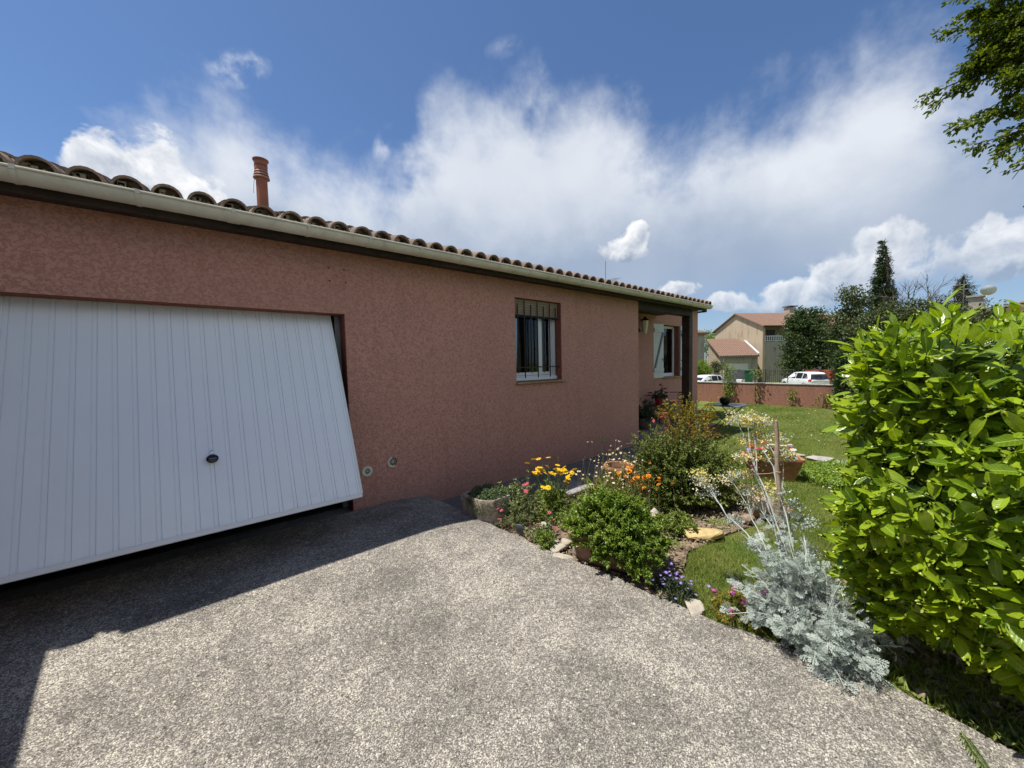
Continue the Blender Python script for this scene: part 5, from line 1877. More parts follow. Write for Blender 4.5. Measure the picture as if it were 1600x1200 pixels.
put_flowers(sh, rd_f, pts_, name='bud', smin=.7, smax=1.5)
pkc = [flower_mesh('pink_bloom', 6, .024, PETAL, M['petal_pink'], M['petal_red'], .6, .3, True) for _ in range(2)]
put_flowers(sh, pkc, [(4.42, 2.32, .95), (4.46, 2.36, .93), (4.30, 2.38, .90), (4.6, 2.1, .86), (4.75, 2.0, .80), (4.35, 2.25, 1.0)], name='bloom')
sh = shrub('barberry', 'loose shrub with yellow green young growth beside the porch post', (5.3, 2.45, 0),
           [(5.3, 2.5, .1, .34, .30, .85, 80)], .036, 'rose_leaf', 20,
           accents=[((5.15, 2.55, .85), (.26, .24, .32), 44, .040, 'yellow_leaf', 'yellow_shoots'), ((5.75, 2.45, .75), (.3, .26, .45), 44, .042, 'yellow_leaf', 'gold_shoots'), ((5.4, 2.3, .6), (.3, .28, .3), 30, .036, 'bronze_leaf', 'bronze_shoots')])
put_flowers(sh, rd_f, [(5.4 + rng.normal(0, .25), 2.4 + rng.normal(0, .2), rng.uniform(.7, 1.1)) for _ in range(7)], name='bud', smin=.9, smax=1.6)
pl = thing('sedum', 'low light green clump at the foot of the rose bush', 'plant', (3.50, 1.72, 0))
bush(pl, (3.5, 1.72, 0), dome_tips((3.5, 1.72, 0), .20, .22, .20, 60), .036, BROAD, M['light_leaf'], 22, .002, M['green_stem'], spread=.1)

# ---- stones of the bed
stone('edging_stone', 'long yellow stone lying flat between bush and rose bed', 'stone', (3.55, 1.46, -.02), (.40, .16, .10), M['yellow_stone'], R(-38), seed=1)
stone('rock', 'large brown rock at the corner of the bed beside the cane', 'rock', (4.45, 1.22, -.02), (.36, .26, .26), M['brown_stone'], R(20), (0, R(12)), seed=2)
stone('rock', 'small white rock leaning among the stems behind the bush', 'rock', (3.56, 1.98, -.02), (.16, .12, .15), M['white_stone'], R(30), (R(10), R(-15)), seed=3)
stone('slate', 'upright grey slate chip at the edge of the drive', 'stone', (2.33, 2.66, -.01), (.022, .10, .14), M['slate'], R(25), (0, R(-16)), seed=4)
for i, (x, y, sx, sy, sz, lab) in enumerate(((2.46, 2.05, .12, .10, .13, 'upright white stone against the terracotta planter'), (2.37, 2.22, .17, .09, .05, 'pale flat stone nearest the small starry plant'),
        (2.30, 2.10, .20, .10, .035, 'broad pale stone flush with the edge of the drive'), (2.62, 2.62, .16, .12, .05, 'cream flat stone at the foot of the yellow daisies'),
        (2.50, 2.24, .12, .09, .05, 'small cream stone in the gravel behind the flat ones'), (2.42, 2.32, .13, .10, .04, 'cream stone beside the pink flowers'),
        (2.45, 1.06, .20, .14, .04, 'flat cream stone between purple and pink flowers'), (4.7, 1.12, .16, .14, .12, 'pale brown stone to the right of the large rock'), (4.2, 1.3, .13, .1, .09, 'pinkish stone to the left of the large rock'))):
    stone('flat_stone', lab, 'stone', (x, y, -.008), (sx, sy, sz), M['white_stone'] if i not in (7, 8) else M['brown_stone'], rng.uniform(0, 3), seed=10 + i, group='stones edging the bed')

# ---- clay planter of mixed flowers and path stones on the lawn
cp = thing('flower_planter', 'square terracotta planter of red and white flowers standing on the lawn', 'planter', (6.1, 1.6, 0))
planter(cp, (6.12, 1.62, -.03), .66, .34, .31, R(-62), M['terracotta'], .74)
tips = dome_tips((6.12, 1.62, .24), .16, .30, .16, 60, .1)
bush(cp, (6.12, 1.62, .22), tips, .035, BROAD, M['bush_leaf'], 14, .002, M['green_stem'], spread=.1)
for mt, n, nm in (('petal_red', 12, 'red_flower'), ('petal_white', 22, 'white_flower'), ('petal_purple', 7, 'purple_flower'), ('petal_pink', 8, 'rose_flower')):
    fm = [flower_mesh(nm, 6, .036, PETAL, M[mt], M['petal_yellow'], .3, .3)]
    put_flowers(cp, fm, [(6.12 + .47 * t_ + w_ * .88, 1.62 - .88 * t_ + w_ * .47, .39 + rng.uniform(-.06, .06)) for t_, w_ in zip(rng.uniform(-.27, .27, n), rng.normal(0, .05, n))], smin=.8, smax=1.3)
for i, (x, y, lab) in enumerate(((7.75, 1.75, 'leftmost stepping stone, behind the square planter'), (7.72, 1.38, 'second stepping stone from the square planter'), (7.62, 1.02, 'third stepping stone from the square planter'), (7.5, .68, 'stepping stone half hidden by the laurel'))):
    stone('stepping_stone', lab, 'stone', (x, y, -.03), (.42, .34, .05), M['path_stone'], rng.uniform(0, 3), seed=30 + i, group='stepping stones across the lawn')
pl = thing('clover', 'bright green patch of low clover in front of the stepping stones', 'plant', (6.9, .95, 0))
n = 9000
t = rng.uniform(0, 6.283, n); r = np.sqrt(rng.random(n))
P = np.stack([6.75 + r * .75 * np.cos(t), .85 + r * .55 * np.sin(t), rng.uniform(-.02, .075, n)], 1)
scatter('foliage', M['bush_leaf'], pl, ROUND, P, rdir(n, .2), rdir(n, 1.5), rng.uniform(.016, .032, n), stuff=True)

# ---- purple bellflowers, pink geranium
pl = thing('bellflower', 'low clump of purple bellflowers at the edge of the drive', 'plant', (2.52, 1.24, 0))
bush(pl, (2.52, 1.24, -.02), dome_tips((2.52, 1.24, -.02), .15, .18, .13, 50), .022, BROAD, M['shade_leaf'], 26, .0015, M['green_stem'], spread=.08)
fm = [flower_mesh('bell', 5, .014, PETAL, M['petal_purple'], M['petal_white'], .4, .2)]
put_flowers(pl, fm, [(2.51 + rng.normal(0, .07), 1.24 + rng.normal(0, .08), rng.uniform(.05, .15)) for _ in range(34)], smin=.6, smax=1.1)
pl = thing('geranium', 'low plant with yellowish leaves and magenta flowers beside the silver bush', 'plant', (2.60, .88, 0))
bush(pl, (2.62, .86, -.02), dome_tips((2.62, .86, -.02), .17, .20, .18, 60), .024, BROAD, M['yellow_leaf'], 16, .0016, M['dry_stem'], spread=.08)
bush(pl, (2.62, .86, -.02), dome_tips((2.62, .86, -.02), .15, .18, .15, 40), .024, BROAD, M['rose_leaf'], 16, .0016, None, spread=.08, name='green_leaves')
fm = [flower_mesh('magenta_flower', 6, .013, PETAL, M['petal_magenta'], M['petal_white'], .5, .2, True)]
put_flowers(pl, fm, [tuple(np.array(c) + rng.normal(0, .012, 3)) for c in ((2.53, .96, .13), (2.56, .87, .17), (2.50, .80, .15), (2.46, .86, .08), (2.62, .72, .19)) for _ in range(5)], smin=.7, smax=1.1)

# ---- silver ragwort
dm = thing('silver_ragwort', 'silver grey ragwort with feathery leaves and tall cream flower stalks', 'plant', (2.72, .46, 0))
tips = np.concatenate([dome_tips((2.66, .52, .06), .27, .30, .42, 130, .1, .4, .18), dome_tips((2.57, .38, .02), .20, .20, .24, 60, .0, .5, .18), dome_tips((2.74, .66, .06), .20, .22, .44, 50, .1, .4, .18)])
bush(dm, (2.64, .46, .0), tips, .064, LOBED, M['silver_leaf'], 14, .004, M['silver_stem'], spread=.07, tmin=.4, sag=.1, up=.45)
heads = [(2.94, 1.00, 1.22), (2.97, .93, 1.23), (3.0, .90, 1.20), (3.03, .83, 1.19), (3.0, .86, 1.10), (3.03, .78, 1.10), (2.98, .95, 1.06), (3.05, .74, .98), (3.02, .80, .96), (2.90, 1.02, .80), (2.93, .95, .82),
         (2.84, 1.22, .79), (2.83, 1.18, .74), (2.86, 1.14, .66), (2.91, .84, .72), (2.95, .80, .76), (2.93, .90, .72), (2.97, .74, .72), (3.0, .70, .66), (3.02, .62, .55), (2.86, .98, .50), (3.0, .58, .36), (2.92, .88, .62), (2.88, .84, .34), (2.9, .93, .95)]
corymb = []
for kk in range(3):
    n = 46
    p = rng.normal(0, 1, (n, 3)) * np.array([.022, .022, .011])
    me_ = scatter_mesh('flower_head', ROUND, p, rdir(n, .3), rdir(n, 1.4), rng.uniform(.007, .014, n))
    me_.materials.append(M[('petal_cream', 'silver_leaf', 'petal_sulphur')[kk]])
    corymb.append(me_)
groups_ = [(0, 1, 2), (3, 4, 5), (6, 24, 2), (7, 8), (9, 10, 22), (11, 12, 13), (14, 15, 16), (17, 18), (19,), (20, 23), (21,)]
for gi, grp in enumerate(groups_):
    hs = np.array([heads[i] for i in grp])
    b0 = np.array((2.72 + rng.normal(0, .05), .60 + rng.normal(0, .07), .16))
    fork = b0 + (hs.mean(0) - b0) * rng.uniform(.62, .78) + rng.normal(0, .015, 3)
    c = stems_curve(b0, fork, .10, 7, .005)
    MB().tube([tuple(q) for q in c], [.0058, .0055, .005, .0048, .0044, .004, .0036], 5, cap=False).build('flower_stalk', M['silver_stem'], dm, smooth=True)
    for h in hs:
        c2 = stems_curve(fork, h, .05, 4, .03)
        MB().tube([tuple(q) for q in c2], [.0034, .003, .0025, .002], 4, cap=False).build('side_stalk', M['silver_stem'], dm, smooth=True)
        for j in range(7):
            d = np.array([rng.normal(0, .030), rng.normal(0, .030), rng.uniform(-.02, .03)])
            kind_ = (2 if (h[2] > .68 and j % 3 == 0) else (0 if j % 2 else 1)) if h[2] > .6 else 1
            o = link('flower_head', corymb[kind_], None, dm)
            o['kind'] = 'stuff'
            o.location = Vector(np.array(h) + d) - OFS[dm.name]
            o.rotation_euler = (random.uniform(-.3, .3), random.uniform(-.3, .3), random.uniform(0, 6))
            o.scale = [random.uniform(.8, 1.35)] * 3
    n = 16
    t = rng.uniform(.2, .98, n)
    idx = np.minimum((t * 6).astype(int), 5)
    P = c[idx] + (c[idx + 1] - c[idx]) * (t * 6 - idx)[:, None]
    scatter('stalk_leaves', M['silver_leaf'], dm, LOBED, P, rdir(n, .25), rdir(n, .6), rng.uniform(.04, .08, n), stuff=True)

# ---- cane
ck = thing('garden_cane', 'brown bamboo cane standing upright among the stalks of the silver plant', 'cane', (2.87, .70, 0))
A = Vector((2.875, .665, -.05)); B = Vector((2.855, .737, 1.242))
mb = MB()
pts_, rad = [], []
for k in range(25):
    p = A.lerp(B, k / 24) + Vector((math.sin(k * .9) * .003, math.cos(k * .7) * .003, 0))
    pts_.append(p); rad.append(.0138 - .0018 * k / 24 + (.0022 if k % 5 == 0 else 0))
mb.tube(pts_, rad, 10)
mb.build('culm', M['cane'], ck, smooth=True)
MB().tube([B + Vector((-.006, .004, -.01)), B + Vector((-.014, .010, .03))], [.006, .002], 4).tube([B + Vector((.01, 0, -.005)), B + Vector((.02, -.012, .03))], [.003, .001], 4).build('splinter', M['cane'], ck)
for zz in (.52, .86):
    mb = MB()
    p = A.lerp(B, (zz + .05) / 1.225)
    mb.lathe((p.x, p.y, p.z), [(.0145, -.004), (.0165, 0), (.0145, .004)], 10)
    mb.tube([p, p + Vector((-.05, .04, -.01)), p + Vector((-.08, .10, -.02))], .0018, 4)
    mb.build('twine', M['string'], ck)

# ---- weeds below the laurel and along the drive
pl = thing('weed_strip', 'grass tufts and weeds along the drive edge below the laurel hedge', 'weeds', (2.65, .0, 0))
pl['kind'] = 'stuff'
n = 900
y = rng.uniform(-.8, .55, n); x = np.array([edge_x(v) for v in y]) + .01 + np.abs(rng.normal(0, .12, n))
scatter('foliage', M['grass_blade'], pl, SLIM, np.stack([x, y, np.full(n, -.03)], 1), rdir(n) * np.array([.8, .8, .3]) + np.array([0, 0, .8]), rdir(n), rng.uniform(.03, .10, n), stuff=True)
n = 2500
y = rng.uniform(-1.2, .6, n); x = np.array([edge_x(v) for v in y]) + .02 + rng.uniform(0, 1.6, n)
scatter('leaf_litter', M['mulch'], pl, BROAD, np.stack([x, y, np.full(n, -.02)], 1), rdir(n) * np.array([1, 1, .2]), rdir(n, 1.2), rng.uniform(.025, .09, n), stuff=True)
rk = stone('rubble', 'small reddish brick chip half buried at the drive edge below the laurel', 'stone', (2.62, .06, -.02), (.06, .045, .04), M['brown_stone'], .5, seed=50)
sp_ = thing('fallen_sprig', 'fallen grey green sprig lying on the concrete at the lower right', 'sprig', (2.42, -.10, 0))
n = 34
t = np.linspace(.1, 1, n)
c0, c1 = np.array([2.46, -.06, .02]), np.array([2.30, -.13, .012])
P = c0 + (c1 - c0) * t[:, None]
sd = np.where(np.arange(n) % 2 == 0, 1, -1)
ax = np.stack([np.full(n, -.8), -.45 * 1 + sd * .55, rng.uniform(-.02, .12, n)], 1)
scatter('foliage', M['grey_leaf'], sp_, SLIM, P, ax, rdir(n, 2), rng.uniform(.035, .055, n))
MB().tube([tuple(c0), tuple((c0 + c1) / 2 + np.array([0, 0, .008])), tuple(c1)], .0018, 4).build('twig', M['green_stem'], sp_)

# ---- crumbs on the drive
n = 700
x = rng.uniform(-.6, 2.3, n); y = rng.uniform(.2, 3.3, n)
k = x < np.interp(y, [a for a, b in EDGE], [b for a, b in EDGE]) - .01
x, y = x[k], y[k]
z = np.array([drive_z(a, b_) for a, b_ in zip(x, y)]) + .006
o = scatter('grit', M['mulch'], None, DIA, np.stack([x, y, z], 1), rdir(len(x)) * np.array([1, 1, .1]), rdir(len(x), 2), rng.uniform(.004, .014, len(x)), stuff=True)
tag(o, 'crumbs and tiny leaf bits scattered on the concrete drive', 'grit')

# ================================================================== PORCH FURNITURE
la = thing('wall_lantern', 'small wall lantern with pale glass beside the porch window', 'lantern', (8.34, 4.93, 2.4))
MB().lathe((8.34, 4.995, 2.40), [(.055, 0), (.055, .012), (.03, .02)], 14, 'y', True).build('wall_plate', M['black_iron'], la)
MB().tube([(8.34, 4.98, 2.40), (8.34, 4.90, 2.36), (8.34, 4.86, 2.44), (8.34, 4.84, 2.52)], .010, 6).build('bracket', M['black_iron'], la)
MB().lathe((8.34, 4.84, 2.52), [(.02, .19), (.03, .16), (.10, .11), (.105, .10), (.02, .10)], 6).build('cap', M['black_iron'], la)
MB().lathe((8.34, 4.84, 2.32), [(.03, -.02), (.045, .0), (.085, .29), (.0, .29)], 6).build('glass_body', M['lamp_glass'], la)
be = thing('iron_bench', 'black wrought iron bench with scrolled arms against the porch wall', 'bench', (9.2, 4.75, .1))
sx0, sx1 = 8.50, 9.85
seat = MB().cbox(sx0, sx1, 4.55, 4.60, .52, .545, .004).cbox(sx0, sx1, 4.93, 4.965, .52, .545, .004).build('seat_frame', M['black_iron'], be)
for k in range(5):
    MB().cbox(sx0, sx1, 4.605 + k * .066, 4.605 + k * .066 + .052, .528, .548, .004).build('slat', M['black_iron'], be)
for x in (sx0 + .05, sx1 - .05):
    for y in (4.58, 4.95):
        MB().tube([(x, y, .10), (x + .0, y, .30), (x, y, .53)], .012, 6).build('leg', M['black_iron'], be)
    arm = []
    for k in range(26):
        t = k / 25 * 3.6 * math.pi
        r = .12 * (1 - k / 32)
        arm.append((x, 4.66 - r * math.cos(t), .68 + r * math.sin(t)))
    MB().tube(arm, .009, 5).tube([(x, 4.55, .545), (x, 4.53, .66)], .009, 5).tube([(x, 4.62, .80), (x, 4.95, .78)], .009, 5).build('arm_rest', M['black_iron'], be, smooth=True)
mb = MB()
for k in range(4):
    cx_ = sx0 + .25 + k * .28
    ar = [(cx_ + .09 * (1 - j / 22) * math.cos(j * .5), 4.565, .42 + .09 * (1 - j / 22) * math.sin(j * .5)) for j in range(16)]
    mb.tube(ar, .006, 5)
mb.tube([(sx0 + .05, 4.565, .50), (sx0 + .4, 4.565, .36), (sx1 - .4, 4.565, .36), (sx1 - .05, 4.565, .50)], .007, 5)
mb.build('scroll_apron', M['black_iron'], be, smooth=True)
rp = thing('red_flower_pot', 'red pot of dark red geraniums standing on the iron bench', 'flower pot', (8.78, 4.72, .549))
MB().lathe((8.78, 4.72, .549), [(.001, 0), (.075, 0), (.10, .17), (.112, .172), (.112, .20), (.098, .20), (.09, .16), (.001, .16)], 20).build('pot', M['red_pot'], rp, smooth=True)
bush(rp, (8.78, 4.72, .70), dome_tips((8.78, 4.72, .72), .22, .2, .26, 40, .0), .06, ROUND, M['shade_leaf'], 6, .004, M['green_stem'], spread=.03)
fm = [flower_mesh('geranium_head', 7, .035, PETAL, M['petal_red'], M['petal_red'], .6, .3, True)]
put_flowers(rp, fm, [tuple(np.array(c) + rng.normal(0, .02, 3)) for c in ((8.74, 4.66, 1.02), (8.93, 4.70, .90), (8.98, 4.66, .82), (8.34, 4.70, .86), (8.86, 4.6, .95)) for _ in range(4)])
jp = thing('potted_plant', 'leafy plant in a squat earthen pot tucked behind the house corner', 'potted plant', (7.75, 4.50, .1))
MB().lathe((7.75, 4.50, .1), [(.001, .003), (.11, .003), (.17, .08), (.19, .18), (.17, .24), (.18, .26), (.165, .26), (.15, .22), (.001, .22)], 22).build('pot', M['jar_clay'], jp, smooth=True)
bush(jp, (7.75, 4.5, .3), dome_tips((7.75, 4.5, .34), .34, .3, .50, 70, .0), .07, BROAD, M['shade_leaf'], 10, .004, M['green_stem'], spread=.04)
tb = thing('folding_table', 'small dark grey folding garden table on the lawn beyond the porch', 'table', (9.55, 3.42, 0))
MB().cbox(9.22, 9.90, 3.08, 3.80, .552, .572, .006).build('table_top', M['table_paint'], tb)
for sx in (9.30, 9.82):
    for (ya, yb) in ((3.16, 3.70), (3.70, 3.16)):
        MB().tube([(sx, ya, -.03), (sx, yb, .552)], .011, 6).build('leg', M['table_paint'], tb)
MB().tube([(9.30, 3.16, .02), (9.82, 3.16, .02)], .009, 5).tube([(9.30, 3.70, .02), (9.82, 3.70, .02)], .009, 5).build('stretcher', M['table_paint'], tb)
bo = thing('bowl', 'glossy black bowl with a small green plant on the garden table', 'bowl', (9.5, 3.46, .572))
MB().lathe((9.5, 3.46, .572), [(.001, .001), (.06, .001), (.105, .05), (.12, .11), (.112, .16), (.104, .16), (.108, .11), (.001, .10)], 24).build('bowl_body', M['bowl_glaze'], bo, smooth=True)
bush(bo, (9.5, 3.46, .68), dome_tips((9.5, 3.46, .69), .09, .09, .09, 20, .0), .03, BROAD, M['light_leaf'], 8, .002, None, spread=.03)

# ================================================================== CLIMBERS ON THE LOW WALL AND CLIPPED HEDGE
for (y, h, w, lab, nl, mt) in ((5.55, 1.42, .11, 'tallest climber against the low wall, a slim leafy column', 420, 'light_leaf'), (4.60, 1.12, .10, 'young climber with a bare stem in the middle of the low wall', 110, 'rose_leaf'),
                               (3.52, .62, .09, 'small sprig with yellowing tip at the foot of the low wall', 70, 'light_leaf'), (2.66, .45, .13, 'wispy pale shrublet at the low wall nearest the clipped hedge', 80, 'light_leaf')):
    v = thing('climber', lab, 'climber', (15.52, y, 0), group='climbers along the low wall')
    c = stems_curve((15.52, y, -.03), (15.50, y + .03, h), 0, 6, .02)
    MB().tube([tuple(q) for q in c], .012 if nl > 100 else .006, 5).build('stem', M['bark'], v)
    t = rng.uniform(.1 if nl > 200 or nl < 100 else .0, 1, nl)
    if 100 <= nl < 200:
        t = np.where(rng.random(nl) < .6, rng.uniform(.82, 1.1, nl), rng.uniform(.1, .6, nl))
    P = np.stack([15.51 + rng.normal(0, w * .7, nl), y + rng.normal(0, w, nl), h * t], 1)
    P[:, 0] = np.minimum(P[:, 0], 15.61)
    scatter('foliage', M[mt], v, BROAD, P, rdir(nl), rdir(nl, .6), rng.uniform(.05, .11, nl), stuff=True)
hc = thing('clipped_hedge', 'dark green clipped hedge column at the end of the low wall', 'hedge', (15.5, 1.75, 0))
n = 9000
P = np.stack([rng.uniform(15.05, 16.0, n), rng.uniform(.6, 2.34, n), rng.uniform(0, 1.75, n)], 1)
face = rng.integers(0, 4, n)
P[face == 0, 0] = 15.05 + rng.normal(0, .05, (face == 0).sum())
P[face == 1, 1] = 2.34 + rng.normal(0, .04, (face == 1).sum())
P[face == 2, 2] = 1.75 + rng.normal(0, .05, (face == 2).sum())
scatter('foliage', M['dark_leaf'], hc, BROAD, P, rdir(n), rdir(n, .4), rng.uniform(.05, .10, n), stuff=True)
mb = MB()
for k in range(6):
    mb.tube([(15.5, .8 + k * .27, -.03), (15.5 + rng.normal(0, .1), .8 + k * .27, 1.5)], [.03, .012], 6)
mb.build('trunks', M['bark'], hc)['kind'] = 'stuff'


# ================================================================== TREES
def tree(name, label, base, trunk_top, r0, blobs, nclump, per, leaf, mat, tmpl=BROAD, bark='bark', clump=.35, up=.3, shell=.55, cat='tree', limbs=5):
    t = thing(name, label, cat, base)
    base = np.array(base, float); top_ = np.array(trunk_top, float)
    mb = MB()
    c = stems_curve(base - np.array([0, 0, .1]), top_, 0, 6, .015)
    mb.tube([tuple(q) for q in c], np.linspace(r0, r0 * .35, 6).tolist(), 8)
    tr_ = mb.build('trunk', M[bark], t, smooth=True)
    vol = np.array([b_[3] * b_[4] * b_[5] for b_ in blobs]) ** (2 / 3)
    cnt = np.maximum((nclump * vol / vol.sum()).astype(int), 3)
    C_ = []
    for b_, k in zip(blobs, cnt):
        d = rdir(k)
        r = rng.uniform(shell, 1.0, k)
        C_.append(np.array(b_[:3]) + d * r[:, None] * np.array(b_[3:6]))
    C_ = np.concatenate(C_)
    mb = MB()
    for b_ in blobs:
        q = np.array(b_[:3])
        st_ = c[rng.integers(2, 6)]
        for k in range(limbs):
            e = q + rdir(1)[0] * np.array(b_[3:6]) * .75
            mb.tube([tuple(p) for p in stems_curve(st_, e, .05, 5, .04)], np.linspace(r0 * .3, r0 * .05, 5).tolist(), 5, cap=False)
    if limbs:
        mb.build('limbs', M[bark], t)['kind'] = 'stuff'
    n = len(C_) * per
    P = np.repeat(C_, per, 0) + rng.normal(0, clump, (n, 3)) * np.array([1, 1, .7])
    rnd = np.clip(np.repeat(rng.random(len(C_)), per) * .6 + rng.random(n) * .4, 0, 1)
    scatter('crown', M[mat], t, tmpl, P, rdir(n), rdir(n, up), leaf * rng.uniform(.6, 1.25, n), stuff=True, rnd=rnd)
    return t


tree('evergreen_tree', 'dense rounded dark evergreen tree in front of the far house', (46.2, 9.35, -1.3), (46.2, 9.35, 4.5), .22,
     [(46.2, 9.3, 3.2, 2.0, 2.15, 2.6), (46.2, 9.5, 5.2, 1.3, 1.4, 1.35), (46.3, 8.4, 2.4, 1.6, 1.5, 2.0), (46.2, 9.6, 1.0, 1.7, 2.2, 1.9)], 520, 34, .24, 'dark_leaf', clump=.26, shell=.6)
tree('loose_tree', 'loose crowned olive green tree beside the dense evergreen', (36.9, 4.3, -1.2), (36.8, 4.6, 4.0), .18,
     [(36.8, 4.9, 5.6, .8, .95, 1.25), (36.7, 5.4, 4.0, 1.0, 1.3, 1.1), (36.8, 4.2, 3.6, 1.2, 1.7, 1.3), (37.0, 3.2, 3.7, 1.1, 1.3, 1.1), (36.8, 4.4, 1.8, 1.1, 2.1, 1.6)], 420, 28, .20, 'olive_leaf', clump=.22, shell=.35)
tree('hedge_tree', 'broad olive green tree mass rising behind the laurel hedge', (31.4, 1.2, -1.2), (31.4, 1.3, 3.0), .2,
     [(31.2, 2.5, 3.9, 1.0, 1.4, 1.05), (31.4, 1.0, 3.9, 1.0, 1.3, 1.05), (31.4, -.5, 3.5, 1.0, 1.4, .95), (31.3, 3.6, 3.2, 1.0, 1.1, 1.1), (31.3, 2.2, 2.0, 1.2, 1.9, 1.5), (31.4, -.4, 1.9, 1.2, 2.0, 1.5)], 420, 28, .17, 'olive_leaf', clump=.2, shell=.35)
cy = tree('cypress_tree', 'tall narrow cypress with its tip bent to one side', (51.3, 4.5, -1.2), (51.3, 4.5, 12.0), .22,
          [(51.3, 4.55 + .06 * k * (k > 7) * .25, .5 + k * .98, w, w, 1.0) for k, w in enumerate((1.3, 1.4, 1.4, 1.35, 1.25, 1.15, 1.05, .92, .72, .58, .42, .27, .13))], 1100, 34, .30, 'cypress_leaf', tmpl=SLIM, clump=.13, up=0, shell=.7, limbs=0)
n = 200
tt = rng.random(n)
P = np.stack([51.3 + rng.normal(0, .06, n), 4.62 + tt * .35 + rng.normal(0, .05, n), 11.9 + .75 * np.sin(tt * 2.2) + rng.normal(0, .05, n)], 1)
scatter('bent_tip', M['cypress_leaf'], cy, SLIM, P, rdir(n), rdir(n), .2, stuff=True)
bt = thing('bare_tree', 'leafless tree with a fan of grey twigs between cypress and conifer', 'tree', (34.3, 1.4, -1.2))
mb = MB()
mb.tube([(34.3, 1.4, -1.3), (34.3, 1.45, 1.5), (34.3, 1.4, 3.6)], [.18, .14, .11], 7)
mb.build('trunk', M['grey_bark'], bt)
mb = MB()
def twig(p, d, L, r, depth):
    d = unit(d)
    q = p + d * L
    mid_ = p + d * L * .5 + rng.normal(0, L * .05, 3)
    mb.tube([tuple(p), tuple(mid_), tuple(q)], [r, r * .75, r * .5], 4, cap=False)
    if depth == 0:
        return
    for _ in range(3 if depth > 1 else 4):
        twig(p + (q - p) * rng.uniform(.35, 1.0), d + rng.normal(0, .42, 3) + np.array([0, 0, .12]), L * rng.uniform(.55, .8), r * .55, depth - 1)
for k in range(8):
    twig(np.array([34.3, 1.4 + rng.normal(0, .3), 3.2]), np.array([rng.normal(0, .3), -.75 + k * .24, 1.0]), 1.5, .05, 3)
mb.build('limbs', M['grey_bark'], bt)['kind'] = 'stuff'
tree('conifer', 'dark conifer with spreading tiers left of the satellite dish', (48.6, -.35, -1.2), (48.6, -.35, 8.0), .2,
     [(48.6, -.35, 7.7, .28, .28, .55), (48.6, -.35, 7.0, .7, .6, .3), (48.6, -.35, 6.4, .95, .85, .3), (48.6, -.4, 5.7, 1.2, 1.25, .35), (48.6, -.4, 4.8, 1.5, 1.6, .5), (48.6, -.4, 3.5, 1.7, 1.8, .8)], 330, 24, .24, 'cypress_leaf', tmpl=SLIM, clump=.16, shell=.3)
tree('far_tree', 'light green tree showing between the two far houses', (70, 27.5, -1.3), (70, 27.5, 4.0), .2, [(70, 27.4, 4.6, 2.2, 2.2, 2.2), (71, 26.6, 2.5, 2, 2.2, 2.4)], 160, 26, .32, 'bush_leaf', clump=.35)
tree('street_shrub', 'round green shrub behind the parked car at the porch end', (41.2, 17.3, -1.3), (41.2, 17.3, .5), .08, [(41.2, 17.4, .75, .8, .85, .75), (41.2, 17.0, .2, .7, .8, .8)], 120, 24, .15, 'bush_leaf', clump=.15, cat='shrub')
tree('street_tree', 'small sparse tree in front of the beige garage gable', (43.0, 16.6, -1.3), (43.0, 16.6, .9), .05, [(43.0, 16.55, .85, .5, .7, .6)], 50, 20, .16, 'olive_leaf', clump=.14, cat='tree')

# ---- tree whose boughs hang in at the upper right
ot = thing('overhanging_tree', 'leafy tree whose drooping boughs hang into the upper right corner', 'tree', (10.2, -3.2, 0))
mb = MB()
mb.tube([(10.2, -3.2, -.1), (10.1, -3.0, 2.0), (9.8, -2.6, 4.0), (9.6, -2.2, 6.0), (9.5, -2.0, 8.0)], [.24, .2, .16, .12, .05], 10)
mb.build('trunk', M['bark'], ot, smooth=True)
ends = [((8.1, .36, 5.30), 1), ((8.05, .30, 5.10), 1), ((8.1, .20, 6.05), 1), ((8.2, .0, 6.5), 1), ((8.05, -.12, 4.42), 1), ((8.1, .02, 4.75), 1), ((8.05, -.42, 3.85), 1), ((8.1, -.30, 4.2), 1), ((8.3, -.2, 6.9), 1),
        ((8.2, -.15, 5.6), 2), ((8.3, -.3, 5.9), 2), ((8.2, -.35, 5.2), 2), ((8.3, -.5, 6.4), 2), ((8.2, -.5, 4.8), 2), ((8.4, -.7, 5.6), 2), ((8.5, -.8, 6.1), 2), ((8.6, -.9, 4.7), 2), ((8.4, -.75, 4.2), 1), ((8.3, -.65, 3.6), 1),
        ((8.3, -.15, 5.9), 4), ((8.25, -.05, 5.55), 4), ((8.3, -.45, 5.7), 4), ((8.4, -.25, 6.2), 4), ((8.3, -.3, 5.35), 3), ((8.5, -.5, 6.7), 4), ((8.4, -.55, 5.2), 3), ((8.6, -.7, 6.4), 3), ((8.35, -.1, 6.3), 2), ((8.5, -.4, 4.5), 2), ((8.4, -.2, 4.9), 2), ((8.3, -.4, 6.0), 3), ((9.0, -1.4, 6.8), 2), ((9.3, -.9, 7.2), 2), ((10.3, -1.2, 6.5), 2), ((10.6, -3.4, 7), 2), ((9.6, -4.2, 6.5), 2), ((11.2, -2.4, 5.8), 2), ((10.0, -.6, 5.6), 2)]
mb = MB()
P, A, Nn = [], [], []
